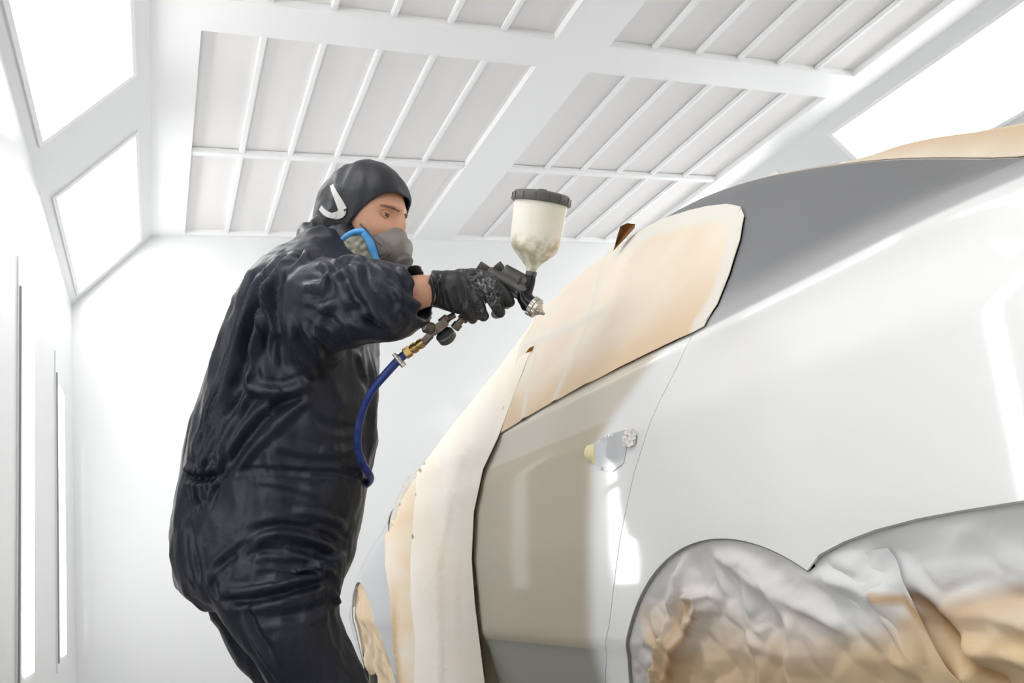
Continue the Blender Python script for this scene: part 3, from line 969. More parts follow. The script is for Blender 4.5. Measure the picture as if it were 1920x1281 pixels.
# collar
blobs(bm, [(P(580, 440, 1.90), .035), (P(592, 452, 1.84), .03), (P(630, 478, 1.83), .03)])
cm = remesh(bm, .0052, 6)


def cloth_noise(v):
    q = Vector((v.x * 1.0, v.y * 1.0, v.z * .55))
    a = noise.noise(q * 9 + Vector((3, 1, 2))); b = noise.noise(q * 19 + Vector((9, 4, 7)))
    c = crease(Vector((v.x, v.y, v.z * .6)), 9, 5)
    return .006 * (1 - abs(a) * 2.6) + .003 * (1 - abs(b) * 2.8) + .0055 * c + .003 * crease(Vector((v.x, v.y, v.z * .5)), 21, 11) - .005


ridged(cm, cloth_noise)
FOLDS = [  # back: long folds running from the shoulder to the waist
    ([(560, 470), (515, 520), (497, 580), (480, 640), (460, 700)], .014, .012), ([(520, 480), (480, 540), (455, 620), (432, 700), (400, 790), (372, 870)], .013, .012),
    ([(600, 470), (545, 500), (512, 530), (507, 570), (515, 620), (525, 680), (530, 705)], .010, .013), ([(585, 480), (535, 505), (498, 540)], .010, -.010),
    ([(492, 560), (470, 620), (452, 700), (440, 760), (410, 820)], .012, -.012), ([(440, 640), (415, 720), (385, 800), (365, 880)], .010, -.009),
    ([(455, 690), (478, 728), (530, 735), (585, 722)], .012, .014), ([(455, 700), (430, 770), (400, 830), (380, 885)], .010, .009),
    ([(560, 735), (500, 780), (450, 840), (420, 890)], .012, -.012), ([(590, 735), (520, 800), (470, 850), (440, 885)], .010, .007),
    ([(480, 720), (440, 780), (412, 840), (405, 890)], .009, .010),
    # sleeve
    ([(620, 500), (650, 485), (690, 486)], .008, .008), ([(600, 492), (618, 510), (610, 540)], .008, .010), ([(640, 500), (628, 520), (600, 535), (560, 540)], .010, .007),
    ([(540, 600), (560, 650), (580, 690), (585, 720)], .009, .012), ([(565, 600), (590, 640), (600, 680)], .008, .009), ([(515, 560), (520, 640), (532, 700)], .009, -.009),
    ([(640, 495), (655, 545), (690, 590), (715, 625)], .010, -.010), ([(668, 492), (680, 540), (720, 590)], .010, .009), ([(700, 490), (730, 530), (762, 560), (785, 575)], .009, .008),
    ([(640, 590), (665, 585), (700, 610), (730, 635)], .012, -.010), ([(650, 640), (620, 600), (560, 575)], .010, -.008), ([(735, 620), (700, 590), (670, 585)], .010, .008),
    ([(745, 500), (765, 520), (772, 545)], .007, .008), ([(760, 600), (745, 580), (740, 560)], .008, -.007), ([(630, 560), (600, 590), (600, 640)], .012, .008),
    ([(715, 495), (742, 520), (750, 560), (742, 610)], .009, .006), ([(570, 545), (600, 560), (640, 545)], .010, -.006),
    # waist gather (elastic)
    ([(345, 893), (360, 895), (385, 897), (420, 888)], .008, -.016), ([(420, 888), (480, 880), (560, 884), (690, 890)], .006, -.005),
    ([(352, 860), (356, 900), (352, 945)], .005, .008), ([(368, 860), (368, 900), (366, 955)], .006, .010), ([(384, 850), (380, 900), (378, 945)], .006, .010), ([(400, 850), (394, 897), (388, 948)], .006, .011), ([(420, 850), (408, 890), (398, 930)], .005, .008),
    ([(362, 905), (362, 955)], .004, -.008), ([(374, 905), (373, 955)], .004, -.009), ([(392, 905), (384, 945)], .004, -.009), ([(410, 900), (402, 930)], .004, -.006),
    # hips and seat
    ([(470, 900), (540, 910), (600, 930)], .007, .004), ([(450, 1000), (520, 985), (600, 1000), (640, 1020)], .009, -.007), ([(440, 1030), (520, 1000), (590, 1010), (640, 1045)], .008, .007),
    ([(420, 1060), (500, 1030), (580, 1030), (635, 1060)], .008, -.007), ([(395, 1075), (450, 1030), (480, 1010)], .009, -.008), ([(500, 1045), (570, 1050), (630, 1072)], .007, .008),
    ([(470, 1080), (550, 1070), (625, 1082)], .007, -.006), ([(405, 1130), (480, 1125), (560, 1105), (625, 1085)], .008, -.010), ([(400, 1110), (480, 1105), (560, 1088), (620, 1075)], .008, .010),
    ([(396, 1080), (404, 1110), (410, 1125)], .007, -.010), ([(540, 960), (600, 965), (650, 985)], .007, .006), ([(560, 985), (610, 985), (655, 1010)], .006, -.006), ([(345, 975), (348, 1040), (362, 1105)], .006, .006),
    ([(357, 975), (366, 1040), (378, 1100)], .006, -.007), ([(480, 1160), (560, 1150), (620, 1130)], .010, -.006), ([(445, 1140), (470, 1190), (500, 1240), (530, 1281)], .008, .007), ([(625, 1110), (645, 1160), (668, 1210)], .007, .008),
    ([(640, 1090), (560, 1040), (500, 1020)], .007, .005), ([(460, 1130), (480, 1180), (515, 1230)], .007, -.006),
    # front
    ([(690, 660), (698, 720), (696, 800), (690, 870)], .009, .008), ([(670, 660), (680, 700), (690, 720)], .008, .008), ([(560, 760), (620, 800), (680, 800)], .010, -.004), ([(500, 830), (600, 850), (680, 840)], .010, .004),
]
folds(cm, FOLDS)
sm = bpy.data.objects.new('t', cm)
col.objects.link(sm); md = sm.modifiers.new('s', 'SMOOTH'); md.iterations = 1; md.factor = .4
cm2 = bpy.data.meshes.new_from_object(sm.evaluated_get(bpy.context.evaluated_depsgraph_get())); bpy.data.objects.remove(sm)
cov = link('coverall', cm2, M['cloth'], prs)

# ---------------------------------------------------------------- head
HC = P(684, 411, 1.94)
toC = -(HC - CAM); toC.z = 0; toC.normalize()
yaw = math.radians(58); pit = math.radians(-20)
Fh = Vector((toC.x * math.cos(yaw) - toC.y * math.sin(yaw), toC.x * math.sin(yaw) + toC.y * math.cos(yaw), 0))
Lh = Vector((0, 0, 1)).cross(Fh)
Fh = (Fh * math.cos(pit) + Vector((0, 0, 1)) * math.sin(pit)).normalized(); Uh = Fh.cross(Lh) * -1
if Uh.z < 0: Uh = -Uh
HM = Matrix.Translation(HC) @ Matrix((Lh, Fh, Uh)).transposed().to_4x4()     # x = his left, y = forward, z = up


def gauss(x, z, cx, cz, sx, sz): return math.exp(-((x - cx) / sx) ** 2 - ((z - cz) / sz) ** 2)


def head_pt(th, ph):
    """th: polar from up, ph: azimuth, 0 = forward"""
    st, ct = math.sin(th), math.cos(th); dx, dy, dz = st * math.sin(ph), st * math.cos(ph), ct
    ry = .100 if dy > 0 else .102; rx = .077; rz = .118
    p = Vector((dx * rx, dy * ry, dz * rz))
    # flatten the face, taper to the jaw
    if p.z < 0:
        k = 1 - .30 * sstep(0, -.11, p.z); p.x *= k
        if p.y < 0: p.y *= 1 - .5 * sstep(-.02, -.11, p.z)
    if dy > 0:
        f = sstep(0, .6, dy)
        p.y = p.y * (1 - .10 * f) + .016 * f * sstep(.0, -.09, p.z) + .004 * f
        x, z = p.x, p.z; a = abs(x)
        p.y += f * (.006 * gauss(x, z, 0, .030, .045, .012)                      # brow ridge
                    - .011 * gauss(a, z, .031, .006, .017, .012)                   # sockets
                    + .005 * gauss(a, z, .042, -.030, .020, .018)                  # cheeks
                    + .010 * gauss(x, z, 0, .006, .008, .018)                      # bridge
                    + .015 * gauss(x, z, 0, -.014, .0105, .018)
                    + .014 * gauss(x, z, 0, -.034, .012, .011)                    # tip
                    + .010 * gauss(a, z, .013, -.038, .007, .008)                  # wings
                    + .007 * gauss(x, z, 0, -.064, .022, .010)                     # lips
                    - .004 * gauss(x, z, 0, -.066, .020, .003)
                    + .010 * gauss(x, z, 0, -.100, .020, .014))                   # chin
    return p


bm = bmesh.new(); NT, NP = 90, 120; rows = []
for i in range(1, NT):
    th = math.pi * i / NT
    row = []
    for j in range(NP):
        u = 2 * math.pi * j / NP; ph = u - .55 * math.sin(u)         # denser in front
        row.append(bm.verts.new(HM @ head_pt(th, ph)))
    rows.append(row)
for a, b in zip(rows, rows[1:]):
    for j in range(NP): bm.faces.new((a[j], a[(j + 1) % NP], b[(j + 1) % NP], b[j]))
top = bm.verts.new(HM @ head_pt(0, 0)); bot = bm.verts.new(HM @ head_pt(math.pi, 0))
for j in range(NP): bm.faces.new((top, rows[0][(j + 1) % NP], rows[0][j])); bm.faces.new((bot, rows[-1][j], rows[-1][(j + 1) % NP]))
# ears
for s in (-1, 1):
    mtx = HM @ Matrix.Translation((s * .077, -.012, -.008)) @ Matrix.Rotation(s * .35, 4, 'Z') @ Matrix.Diagonal((.008, .018, .031, 1))
    bmesh.ops.create_icosphere(bm, subdivisions=2, radius=1, matrix=mtx)
# neck, trunk, legs, arms in one skin: slightly inside the clothes
blobs(bm, [(HM @ Vector((0, -.02, -.07)), .055), (P(615, 470, 1.93), .055), (P(590, 520, 1.90), .06)])
loft(bm, [ring(L + 22, R - 22, py, hd - .03) for py, L, R, hd in TOR[3:-1]], 28, True, 2.1)
for TB in (RL, LL): loft(bm, [ring(L + 42, R - 42, py, hd - .04, dd) for py, L, R, hd, dd in TB], 20, True)
tube(bm, [P(560, 530, 1.78), P(620, 575, 1.63), P(690, 572, 1.575), P(750, 556, 1.58), P(790, 546, 1.59), P(816, 541, 1.60)], [.055, .048, .044, .037, 0.0335, .0265], 24, flat=.86)
tube(bm, [P(600, 520, 2.00), P(625, 620, 2.07), P(640, 720, 2.04), P(640, 800, 1.95)], [.055, .045, .040, .030], 20)


# ---- hand: (px, py, extra depth mm, radius mm)
def hp(x, y, z): return P(x, y, 1.6 + z / 1000)


PALM = [(812, 541, 0, 34, 22), (828, 542, 0, 36, 24), (850, 545, 0, 40, 25), (872, 547, 2, 43, 24), (892, 545, 4, 42, 21), (906, 540, 8, 33, 15)]
FING = [[(908, 520, -6, 13), (928, 533, -12, 13), (945, 552, -10, 12.2), (955, 566, 2, 11), (950, 570, 18, 10)],
        [(898, 528, -10, 14), (914, 545, -16, 13.5), (927, 566, -10, 12.6), (937, 585, 2, 11.5), (930, 588, 18, 10)],
        [(884, 545, -10, 14), (894, 563, -14, 13), (901, 580, -6, 12), (906, 592, 6, 10.8), (900, 590, 20, 10)],
        [(866, 560, -6, 13), (874, 578, -10, 12), (882, 592, -2, 11), (886, 598, 8, 10), (880, 594, 20, 9)],
        [(835, 528, 16, 15), (862, 516, 30, 13), (890, 514, 40, 12), (914, 522, 44, 11)]]


def hand_geo(bm, g=0.0):
    secs = [(hp(x, y, z), (VU * .96 + VR * .25).normalized() * (r + g) * MM, VF * (t + g) * MM) for x, y, z, r, t in PALM]
    loft(bm, secs, 28, True, 2.3)
    for f in FING: blobs(bm, [(hp(x, y, z), (r + g) * MM) for x, y, z, r in f])


hand_geo(bm, -5)
lh = [P(640, 800, 1.95), P(632, 830, 1.95)]
blobs(bm, [(lh[0], .032), (lh[1], .034)])
for k in range(4): blobs(bm, [(lh[1] + VF * (.024 * (k - 1.5)), .012), (lh[1] + VF * (.024 * (k - 1.5)) - VU * .045, .0105), (lh[1] + VF * (.024 * (k - 1.5)) - VU * .060 - VR * .02, .009)])
blobs(bm, [(lh[0] - VF * .02, .012), (lh[0] - VF * .045 - VU * .03, .011), (lh[0] - VF * .05 - VU * .055, .010)])
face_co = None
bdy = remesh(bm, .0042, 2)
# the face region of the same skin is refined and pulled onto the exact head shape
hb_ = bmesh.new(); rows = []
for i in range(6, NT - 4):
    th = math.pi * i / NT
    rows.append([hb_.verts.new(HM @ (head_pt(th, 1.75 * j / 60) * 1.0105)) for j in range(-60, 61)])
for a, b in zip(rows, rows[1:]):
    for j in range(len(a) - 1): hb_.faces.new((a[j], a[j + 1], b[j + 1], b[j]))
HB = BVHTree.FromBMesh(hb_); hb_.free()
bb = bmesh.new(); bb.from_mesh(bdy); HI = HM.inverted()
for step_ in range(2):
    sel = [e for e in bb.edges if (lambda q: q.y > .0 and abs(q.x) < .085 and -.10 < q.z < .10 and q.y < .16)(HI @ ((e.verts[0].co + e.verts[1].co) / 2))]
    bmesh.ops.subdivide_edges(bb, edges=sel, cuts=1, use_grid_fill=True)
for v in bb.verts:
    q = HI @ v.co
    if q.y > -.02 and q.length < .17:
        n_ = HB.find_nearest(v.co, .012)
        if n_[0] is not None: v.co = v.co.lerp(n_[0], sstep(-.02, .01, q.y))
bb.to_mesh(bdy); bb.free()
body = link('body', bdy, M['skin'], prs)


def HL(x, y, z): return HM @ Vector((x, y, z))


def face_y(x, z):
    """forward distance of the face surface at x,z"""
    lo = None; best = 9
    for i in range(20, 76):
        th = math.pi * i / NT
        for j in range(-30, 31, 2):
            p = head_pt(th, 1.6 * j / 30) * 1.0105; d = (p.x - x) ** 2 + (p.z - z) ** 2
            if d < best: best = d; lo = p.y
    return lo


for s in (-1, 1):
    ey = face_y(s * .031, .004)
    c = HL(s * .031, ey - .0066, .004)
    bm = bmesh.new(); bmesh.ops.create_uvsphere(bm, u_segments=24, v_segments=16, radius=.0118, matrix=Matrix.Translation(c)); e = obj('eyeball', bm, M['eyew'], prs)
    gz = (Fh + Vector((0, 0, -.12)) + Lh * .02).normalized()
    bm = bmesh.new(); lathe(bm, c + gz * .0103, gz, [(0, .0066), (.0012, .0058), (.0020, .0034), (.0023, .0002)], 20); obj('iris', bm, M['iris'], e)
    # lids
    for up, zz, dr in ((1, .0068, .0028), (-1, -.0062, .0018)):
        bm = bmesh.new(); pts = []; rr = []
        for k in range(9):
            t = -1 + 2 * k / 8; x = s * .031 + .0150 * t; z = .004 + zz * (1 - t * t) ** .7 + (-.001 if up > 0 else 0) * 0 - .0012 * t * s * -1
            yv = ey - .0066 + math.sqrt(max(0, .0128 ** 2 - (.0128 * t * .8) ** 2 - (zz * .8) ** 2)) + .0005
            pts.append(HL(x, yv, z)); rr.append(dr * (1 - .4 * t * t))
        tube(bm, pts, rr, 10, 2); obj('eyelid', bm, M['skin'], prs)
    bm = bmesh.new(); pts = []; rr = []
    for k in range(9):
        t = -1 + 2 * k / 8; x = s * (.031 + .019 * t); z = .0235 - .0025 * t * t
        pts.append(HL(x, face_y(x, z) + .0000, z)); rr.append(.0034 * (1 - .5 * abs(t) ** 1.5))
    tube(bm, pts, rr, 8, 2, True, 1.0)
    for v in bm.verts: v.co += Fh * .0012 * noise.noise(v.co * 700)
    obj('eyebrow', bm, M['brow'], prs)

# ---------------------------------------------------------------- hood: cloth shell with a face opening
_half = [(0, .094, .062), (.030, .091, .060), (.056, .072, .046), (.073, .044, .012), (.080, .018, -.035), (.076, .004, -.075), (.045, .010, -.115), (0, .030, -.128)]
_loop = [(-x, y, z) for x, y, z in _half[::-1]] + [(x, y, z) for x, y, z in _half[1:-1]]     # bottom > his right > top > his left
_lc = catmull([_loop[-2], _loop[-1]] + _loop + _loop[:2], 8)[16:-8]


def hood_pt(ph, t):
    u = (ph / (2 * math.pi)) % 1 * (len(_lc) - 1); i = int(u); f = u - i
    v0 = Vector(_lc[i]).lerp(Vector(_lc[min(i + 1, len(_lc) - 1)]), f)
    R = Vector((.092, .116, .128)); c = Vector((0, -.008, .006))
    w0 = v0 - c; d0 = Vector((w0.x / R.x, w0.y / R.y, w0.z / R.z)); l0 = d0.length; d0.normalize()
    d1 = Vector((0, -1, -.15)).normalized()
    an = d0.angle(d1); tt = t
    d = (d0 * math.sin((1 - tt) * an) + d1 * math.sin(tt * an)) / math.sin(an)
    k = 1 + (l0 - 1) * (1 - sstep(0, .30, t))
    d = d * k
    return Vector((d.x * R.x, d.y * R.y, d.z * R.z)) + c


bm = bmesh.new(); rows = []; NA, NTT = 110, 60
for j in range(NTT):
    t = j / NTT; row = []
    for i in range(NA):
        p = hood_pt(2 * math.pi * i / NA, t)
        w_ = HM @ p
        h = .0035 * (1 - 2.2 * abs(noise.noise(Vector((p.x * 12, p.y * 26 + p.z * 14, p.z * 12 - p.y * 6))))) + .0035 * crease(p, 14, 2)
        row.append(bm.verts.new(w_ + (w_ - HC).normalized() * h))
    rows.append(row)
for a, b in zip(rows, rows[1:]):
    for i in range(NA): bm.faces.new((a[i], a[(i + 1) % NA], b[(i + 1) % NA], b[i]))
back = bm.verts.new(HM @ hood_pt(0, .9999))
for i in range(NA): bm.faces.new((rows[-1][i], rows[-1][(i + 1) % NA], back))
uvq = [(0, 0)] * len(bm.verts)
hd = finish_patch('hood', bm, uvq, M['hood'], prs, None, .0015, -VF)
bm = bmesh.new(); pts = [HM @ hood_pt(2 * math.pi * i / 60, 0) for i in range(61)]
tube(bm, pts, [.0030] * 61, 8, 1, False); obj('hood_hem', bm, M['hood'], hd)
# neck part of the hood, gathered into the collar
bm = bmesh.new()
blobs(bm, [(P(628, 412, 1.96), .045), (P(618, 440, 1.92), .050), (P(615, 470, 1.90), .060)])
blobs(bm, [(P(645, 430, 1.91), .045), (P(650, 470, 1.88), .055)]); blobs(bm, [(P(612, 415, 1.96), .028), (P(600, 440, 1.93), .03)])
hm = remesh(bm, .004, 5)
ridged(hm, lambda v: .006 * crease(v, 15, 3) + .004 * (1 - 2 * abs(noise.noise(v * 22))))
link('neck_cloth', hm, M['hood'], prs)

# boots
for dd, xo, py0, xc in ((-.10, 0, 1745, 600), (.10, 0, 1680, 512)):
    a = P(xc, py0, D(py0, dd)); a.z = max(a.z, .12)
    fd = (Vector((1, .15, 0))).normalized(); sd_ = Vector((-fd.y, fd.x, 0))
    bm = bmesh.new()
    loft(bm, [(Vector((a.x, a.y, .30)), fd * .058, sd_ * .055), (Vector((a.x, a.y, .16)), fd * .055, sd_ * .048), (Vector((a.x + .01, a.y, .09)), fd * .07, sd_ * .046), (Vector((a.x + .04, a.y, .05)), fd * .12, sd_ * .046), (Vector((a.x + .05, a.y, .02)), fd * .135, sd_ * .05), (Vector((a.x + .05, a.y, .0)), fd * .135, sd_ * .05)], 28)
    obj('boot', bm, M['boot'], prs)

# glove on the right hand
bm = bmesh.new(); hand_geo(bm, 0)
loft(bm, [(hp(803, 541, 0), (VU * .97 + VR * .22).normalized() * 35.5 * MM, VF * 32 * MM), (hp(815, 541, 0), (VU * .97 + VR * .22).normalized() * 35 * MM, VF * 31 * MM), (hp(832, 542, 0), (VU * .97 + VR * .22).normalized() * 37 * MM, VF * 27 * MM)], 28)
gm = remesh(bm, .0019, 4)
ridged(gm, lambda v: .0011 * crease(v, 34, 3) + .0007 * (1 - 2 * abs(noise.noise(Vector((v.x * 60, v.y * 60, v.z * 25))))))
GF = [([(806, 512), (812, 540), (808, 574)], .003, .0035), ([(812, 510), (822, 540), (816, 580)], .0025, .003), ([(822, 512), (826, 540), (830, 582)], .0025, -.003), ([(830, 515), (815, 545), (812, 570)], .0025, .0022),
      ([(838, 540), (845, 565), (855, 590)], .004, .0025), ([(850, 535), (860, 560), (862, 585)], .004, -.0025), ([(870, 520), (880, 545), (878, 575)], .004, .002), ([(900, 512), (905, 530)], .003, -.002), ([(860, 505), (880, 512), (900, 512)], .003, .002),
      ([(885, 530), (895, 520), (905, 515)], .003, .0025)]
folds(gm, GF)
co = get_co(gm); cc = []
for v in co:
    q = MC.transposed() @ (Vector(v) - CAM); px = 960 + FPX * q.x / -q.z; py = 640 - FPX * q.y / -q.z
    n = abs(noise.noise(Vector(v) * 140)) + .6 * abs(noise.noise(Vector(v) * 320))
    dens = gauss(px, py, 905, 530, 20, 26) + .8 * gauss(px, py, 922, 560, 16, 26) + .5 * gauss(px, py, 900, 585, 12, 14)
    cc.append((*lerp3((.022, .022, .022), (.30, .33, .34), min(.75, dens * sstep(.30, .06, n))), 1))
at = gm.attributes.new('paint', 'FLOAT_COLOR', 'POINT'); at.data.foreach_set('color', np.array(cc, dtype=np.float32).ravel())
link('glove', gm, M['glove'], prs)['label'] = 'black nitrile glove dusted with white paint'

# ---------------------------------------------------------------- respirator
rs = empty('respirator', HL(0, .09, -.06), 'grey half-face respirator with blue rimmed dusty side filter worn by the painter', 'respirator')
bm = bmesh.new()
secs = []
for k in range(10):
    t = k / 9
    # from the rim on the face outward to the snout
    y = .045 + .083 * t
    wx = .053 * (1 - .52 * t ** 1.8); wz = .052 * (1 - .42 * t ** 1.8)
    secs.append((HL(0, y, -.062 - .006 * t), Lh * wx, Uh * wz))
loft(bm, secs, 36, True, 2.4)
for v in bm.verts:
    q = HM.inverted() @ v.co
    if q.z > -.03: v.co += Uh * .012 * math.exp(-(q.x / .022) ** 2) * sstep(.05, .10, q.y)
fp = obj('facepiece', bm, M['mask'], rs)
bm = bmesh.new(); lathe(bm, HL(0, .120, -.088), (Fh * .7 - Uh * .7), [(0, .024), (.012, .024), (.016, .020), (.020, .001)], 28); obj('exhale_valve', bm, M['maskd'], rs)


def facing_pillow(name, pts, d0, thick, m, parent, tilt=(0, 0), step=4, bumpy=.0):
    """cushion with the outline given, bulging towards the viewer; tilt = change of depth per photo unit"""
    out = [tuple(map(float, p)) for p in pts]; cx = sum(p[0] for p in out) / len(out); cy = sum(p[1] for p in out) / len(out)
    loop = out + out[:1]
    def dep(a, b): return d0 + tilt[0] * (a - cx) + tilt[1] * (b - cy)
    def f(a, b):
        e = min(1, dseg2((a, b), loop) / 12); h = thick * math.sqrt(max(0, 1 - (1 - e) ** 2))
        return P(a, b, dep(a, b) - h + bumpy * noise.noise(Vector((a, b, 0)) * .12))
    bm, uv = patch(out, f, step, jitter=.1)
    bmesh.ops.recalc_face_normals(bm, faces=bm.faces)
    bd = [e for e in bm.edges if e.is_boundary]
    r = bmesh.ops.extrude_edge_only(bm, edges=bd); vs = [v for v in r['geom'] if isinstance(v, bmesh.types.BMVert)]
    for v in vs: v.co += VF * .028
    es = [e for e in r['geom'] if isinstance(e, bmesh.types.BMEdge)]
    bmesh.ops.edgeloop_fill(bm, edges=es)
    bmesh.ops.delete(bm, geom=[v for v in bm.verts if not v.link_faces], context='VERTS')
    o = obj(name, bm, m, parent, True); return o


fc = facing_pillow('side_filter', [(629, 464), (640, 450), (656, 438), (676, 433), (690, 436), (700, 452), (708, 470), (714, 492), (700, 500), (660, 500), (638, 488)], 1.845, .016, M['felt'], rs, (.0002, 0), 3.5, .006)
# blue trim band following the filter edge
bm = bmesh.new(); pts = [P(*q) for q in [(627, 466, 1.835), (640, 450, 1.832), (656, 438, 1.830), (674, 433, 1.828), (690, 436, 1.826)]]
tube(bm, pts, [.0028, .005, .006, .007, .0065], 12, 4, True); obj('blue_rim', bm, M['blue'], rs)
bm = bmesh.new(); pts = [P(*q) for q in [(684, 436, 1.824), (692, 450, 1.82), (699, 468, 1.822), (707, 492, 1.826)]]
tube(bm, pts, [.010, .0085, .008, .007], 12, 4, True, .5); obj('blue_band', bm, M['blue'], rs)
bm = bmesh.new(); pts = [P(*q) for q in [(700, 448, 1.85), (712, 462, 1.835), (722, 478, 1.83)]]
tube(bm, pts, [.012, .016, .014], 14, 4, True, .7); obj('filter_port', bm, M['maskd'], rs)
# head harness and straps
def ribbon(name, pts, wd, m, parent, th=.0015):
    """flat strap through points on the hood; wd in m"""
    data = catmull([(*P(*p), w_) for p, w_ in zip(pts, wd)], 6)
    bm = bmesh.new(); prev = None
    cen = HC
    for i, dd in enumerate(data):
        c = Vector(dd[:3]); t = (Vector(data[min(i + 1, len(data) - 1)][:3]) - Vector(data[max(0, i - 1)][:3])).normalized()
        n = (c - cen); n = (n - t * n.dot(t)).normalized(); n = (n - VF * .6).normalized(); s = t.cross(n).normalized()
        q = [bm.verts.new(c + s * dd[3] + n * th), bm.verts.new(c - s * dd[3] + n * th), bm.verts.new(c - s * dd[3] - n * th), bm.verts.new(c + s * dd[3] - n * th)]
        if prev:
            for k in range(4): bm.faces.new((prev[k], prev[(k + 1) % 4], q[(k + 1) % 4], q[k]))
        else: bm.faces.new(q[::-1])
        prev = q
    bm.faces.new(prev); return obj(name, bm, m, parent, False)


hb = bvh_of(hd.data); hoff = prs.location
def on_hood(px, py, lift=.003, fallback=1.9):
    d = ray(px, py).normalized(); h = hb.ray_cast(CAM - hoff, d)
    if h[0] is None: return (px, py, fallback)
    q = MC.transposed() @ (h[0] + hoff - CAM); return (px, py, -q.z - lift)


ribbon('head_strap', [on_hood(*q) for q in [(622, 347), (628, 362), (636, 378), (643, 394)]], [.0045, .006, .008, .010], M['strap'], rs)
ribbon('harness_plate', [on_hood(*q, .004) for q in [(645, 392), (640, 400), (630, 404), (618, 404)]], [.006, .009, .008, .005], M['strap'], rs)
ribbon('neck_strap', [on_hood(*q, .006, 1.93) for q in [(630, 404), (618, 403), (608, 397), (601, 389)]], [.005, .006, .006, .0055], M['strap'], rs)
bm = bmesh.new(); tube(bm, [P(*on_hood(646, 394, .008)), P(*on_hood(664, 411, .008)), P(678, 422, 1.83), P(690, 434, 1.822)], [.0018] * 4, 8, 4); obj('cord', bm, M['cord'], rs)
bm = bmesh.new(); tube(bm, [P(690, 434, 1.818), P(705, 452, 1.812), P(716, 460, 1.815)], [.0016] * 3, 8, 3); obj('cord', bm, M['cord'], rs)
ribbon('strap_buckle', [(583, 418, 1.875), (584, 430, 1.87), (590, 436, 1.865)], [.007, .007, .006], M['cord'], rs)
#@@GUN
# ================================================================== spray gun
def gp(x, y, z=0.0): return P(x, y, 1.6 + z / 1000)


def cyl(bm, a, b, ra, rb=None, n=24, bev=.12):
    rb = ra if rb is None else rb; L = (b - a).length; ax = b - a; e = bev * min(ra, rb)
    lathe(bm, a, ax, [(0, ra - e), (e, ra), (L - e, rb), (L, rb - e)], n)


def knurled(bm, a, b, r, n=18, dep=.10):
    ax = (b - a).normalized(); u, v = frame(ax); L = (b - a).length; rings = []
    for h, k in ((0, .9), (.1 * L, 1), (.9 * L, 1), (L, .9)):
        ring = []
        for i in range(n * 4):
            t = 2 * math.pi * i / (n * 4); rr = r * k * (1 - (dep if (i % 4) in (0, 1) else 0))
            ring.append(bm.verts.new(a + ax * h + (u * math.cos(t) + v * math.sin(t)) * rr))
        rings.append(ring)
    for p, q in zip(rings, rings[1:]):
        for i in range(len(p)): bm.faces.new((p[i], p[(i + 1) % len(p)], q[(i + 1) % len(p)], q[i]))
    bm.faces.new(rings[0][::-1]); bm.faces.new(rings[-1])


gun = empty('spray_gun', gp(985, 545, 12), 'gravity-feed spray gun with milky cup held in the black glove', 'spray gun')
Q = lambda mm: mm * MM
# main tube from the rear knob to the head
bm = bmesh.new(); cyl(bm, gp(918, 512, 14), gp(988, 548, 10), Q(15), Q(17)); cyl(bm, gp(944, 505, 16), gp(992, 533, 12), Q(12), Q(14))
quadbox(bm, [gp(948, 512, 2), gp(990, 535, 0), gp(984, 560, 0), gp(968, 560, 0), gp(940, 535, 2)], VF, .018)
gm_ = remesh(bm, .0016, 2); link('gun_body', gm_, M['gun'], gun)
bm = bmesh.new(); knurled(bm, gp(897, 497, 12), gp(915, 509, 13), Q(9.5)); obj('fluid_knob', bm, M['gun'], gun, True, 30)
bm = bmesh.new(); cyl(bm, gp(914, 508, 13), gp(922, 514, 13), Q(11)); obj('knob_collar', bm, M['steel'], gun, True, 40)
bm = bmesh.new(); knurled(bm, gp(932, 494, 10), gp(940, 504, 12), Q(8), 14); obj('fan_knob', bm, M['gun'], gun, True, 30)
bm = bmesh.new(); cyl(bm, gp(938, 501, 12), gp(948, 511, 14), Q(5)); cyl(bm, gp(942, 507, 13), gp(950, 513, 14), Q(9.5)); obj('knob_stem', bm, M['steel'], gun, True, 40)
for x, y, r in ((975, 520, 3.4), (971, 528, 2.6), (968, 548, 2.6)):
    bm = bmesh.new(); cyl(bm, gp(x, y, -1), gp(x, y, -7), Q(r)); obj('screw', bm, M['steel'], gun)
# black head: post under the cup, bulb, elbow to the nozzle
bm = bmesh.new()
tube(bm, [gp(996, 514, 8), gp(993, 530, 7), gp(986, 545, 7), gp(983, 556, 6), gp(992, 568, 4), gp(1000, 575, 2)], [Q(9), Q(10.5), Q(13.5), Q(15), Q(16), Q(17)], 28, 5)
blobs(bm, [(gp(981, 545, 8), Q(13)), (gp(980, 556, 7), Q(12)), (gp(988, 572, 5), Q(13))])
hm_ = remesh(bm, .0014, 3); link('head', hm_, M['black'], gun)
bm = bmesh.new(); cyl(bm, gp(995, 518, 8), gp(997, 508, 8), Q(10.5)); obj('cup_collar', bm, M['gun'], gun, True, 40)
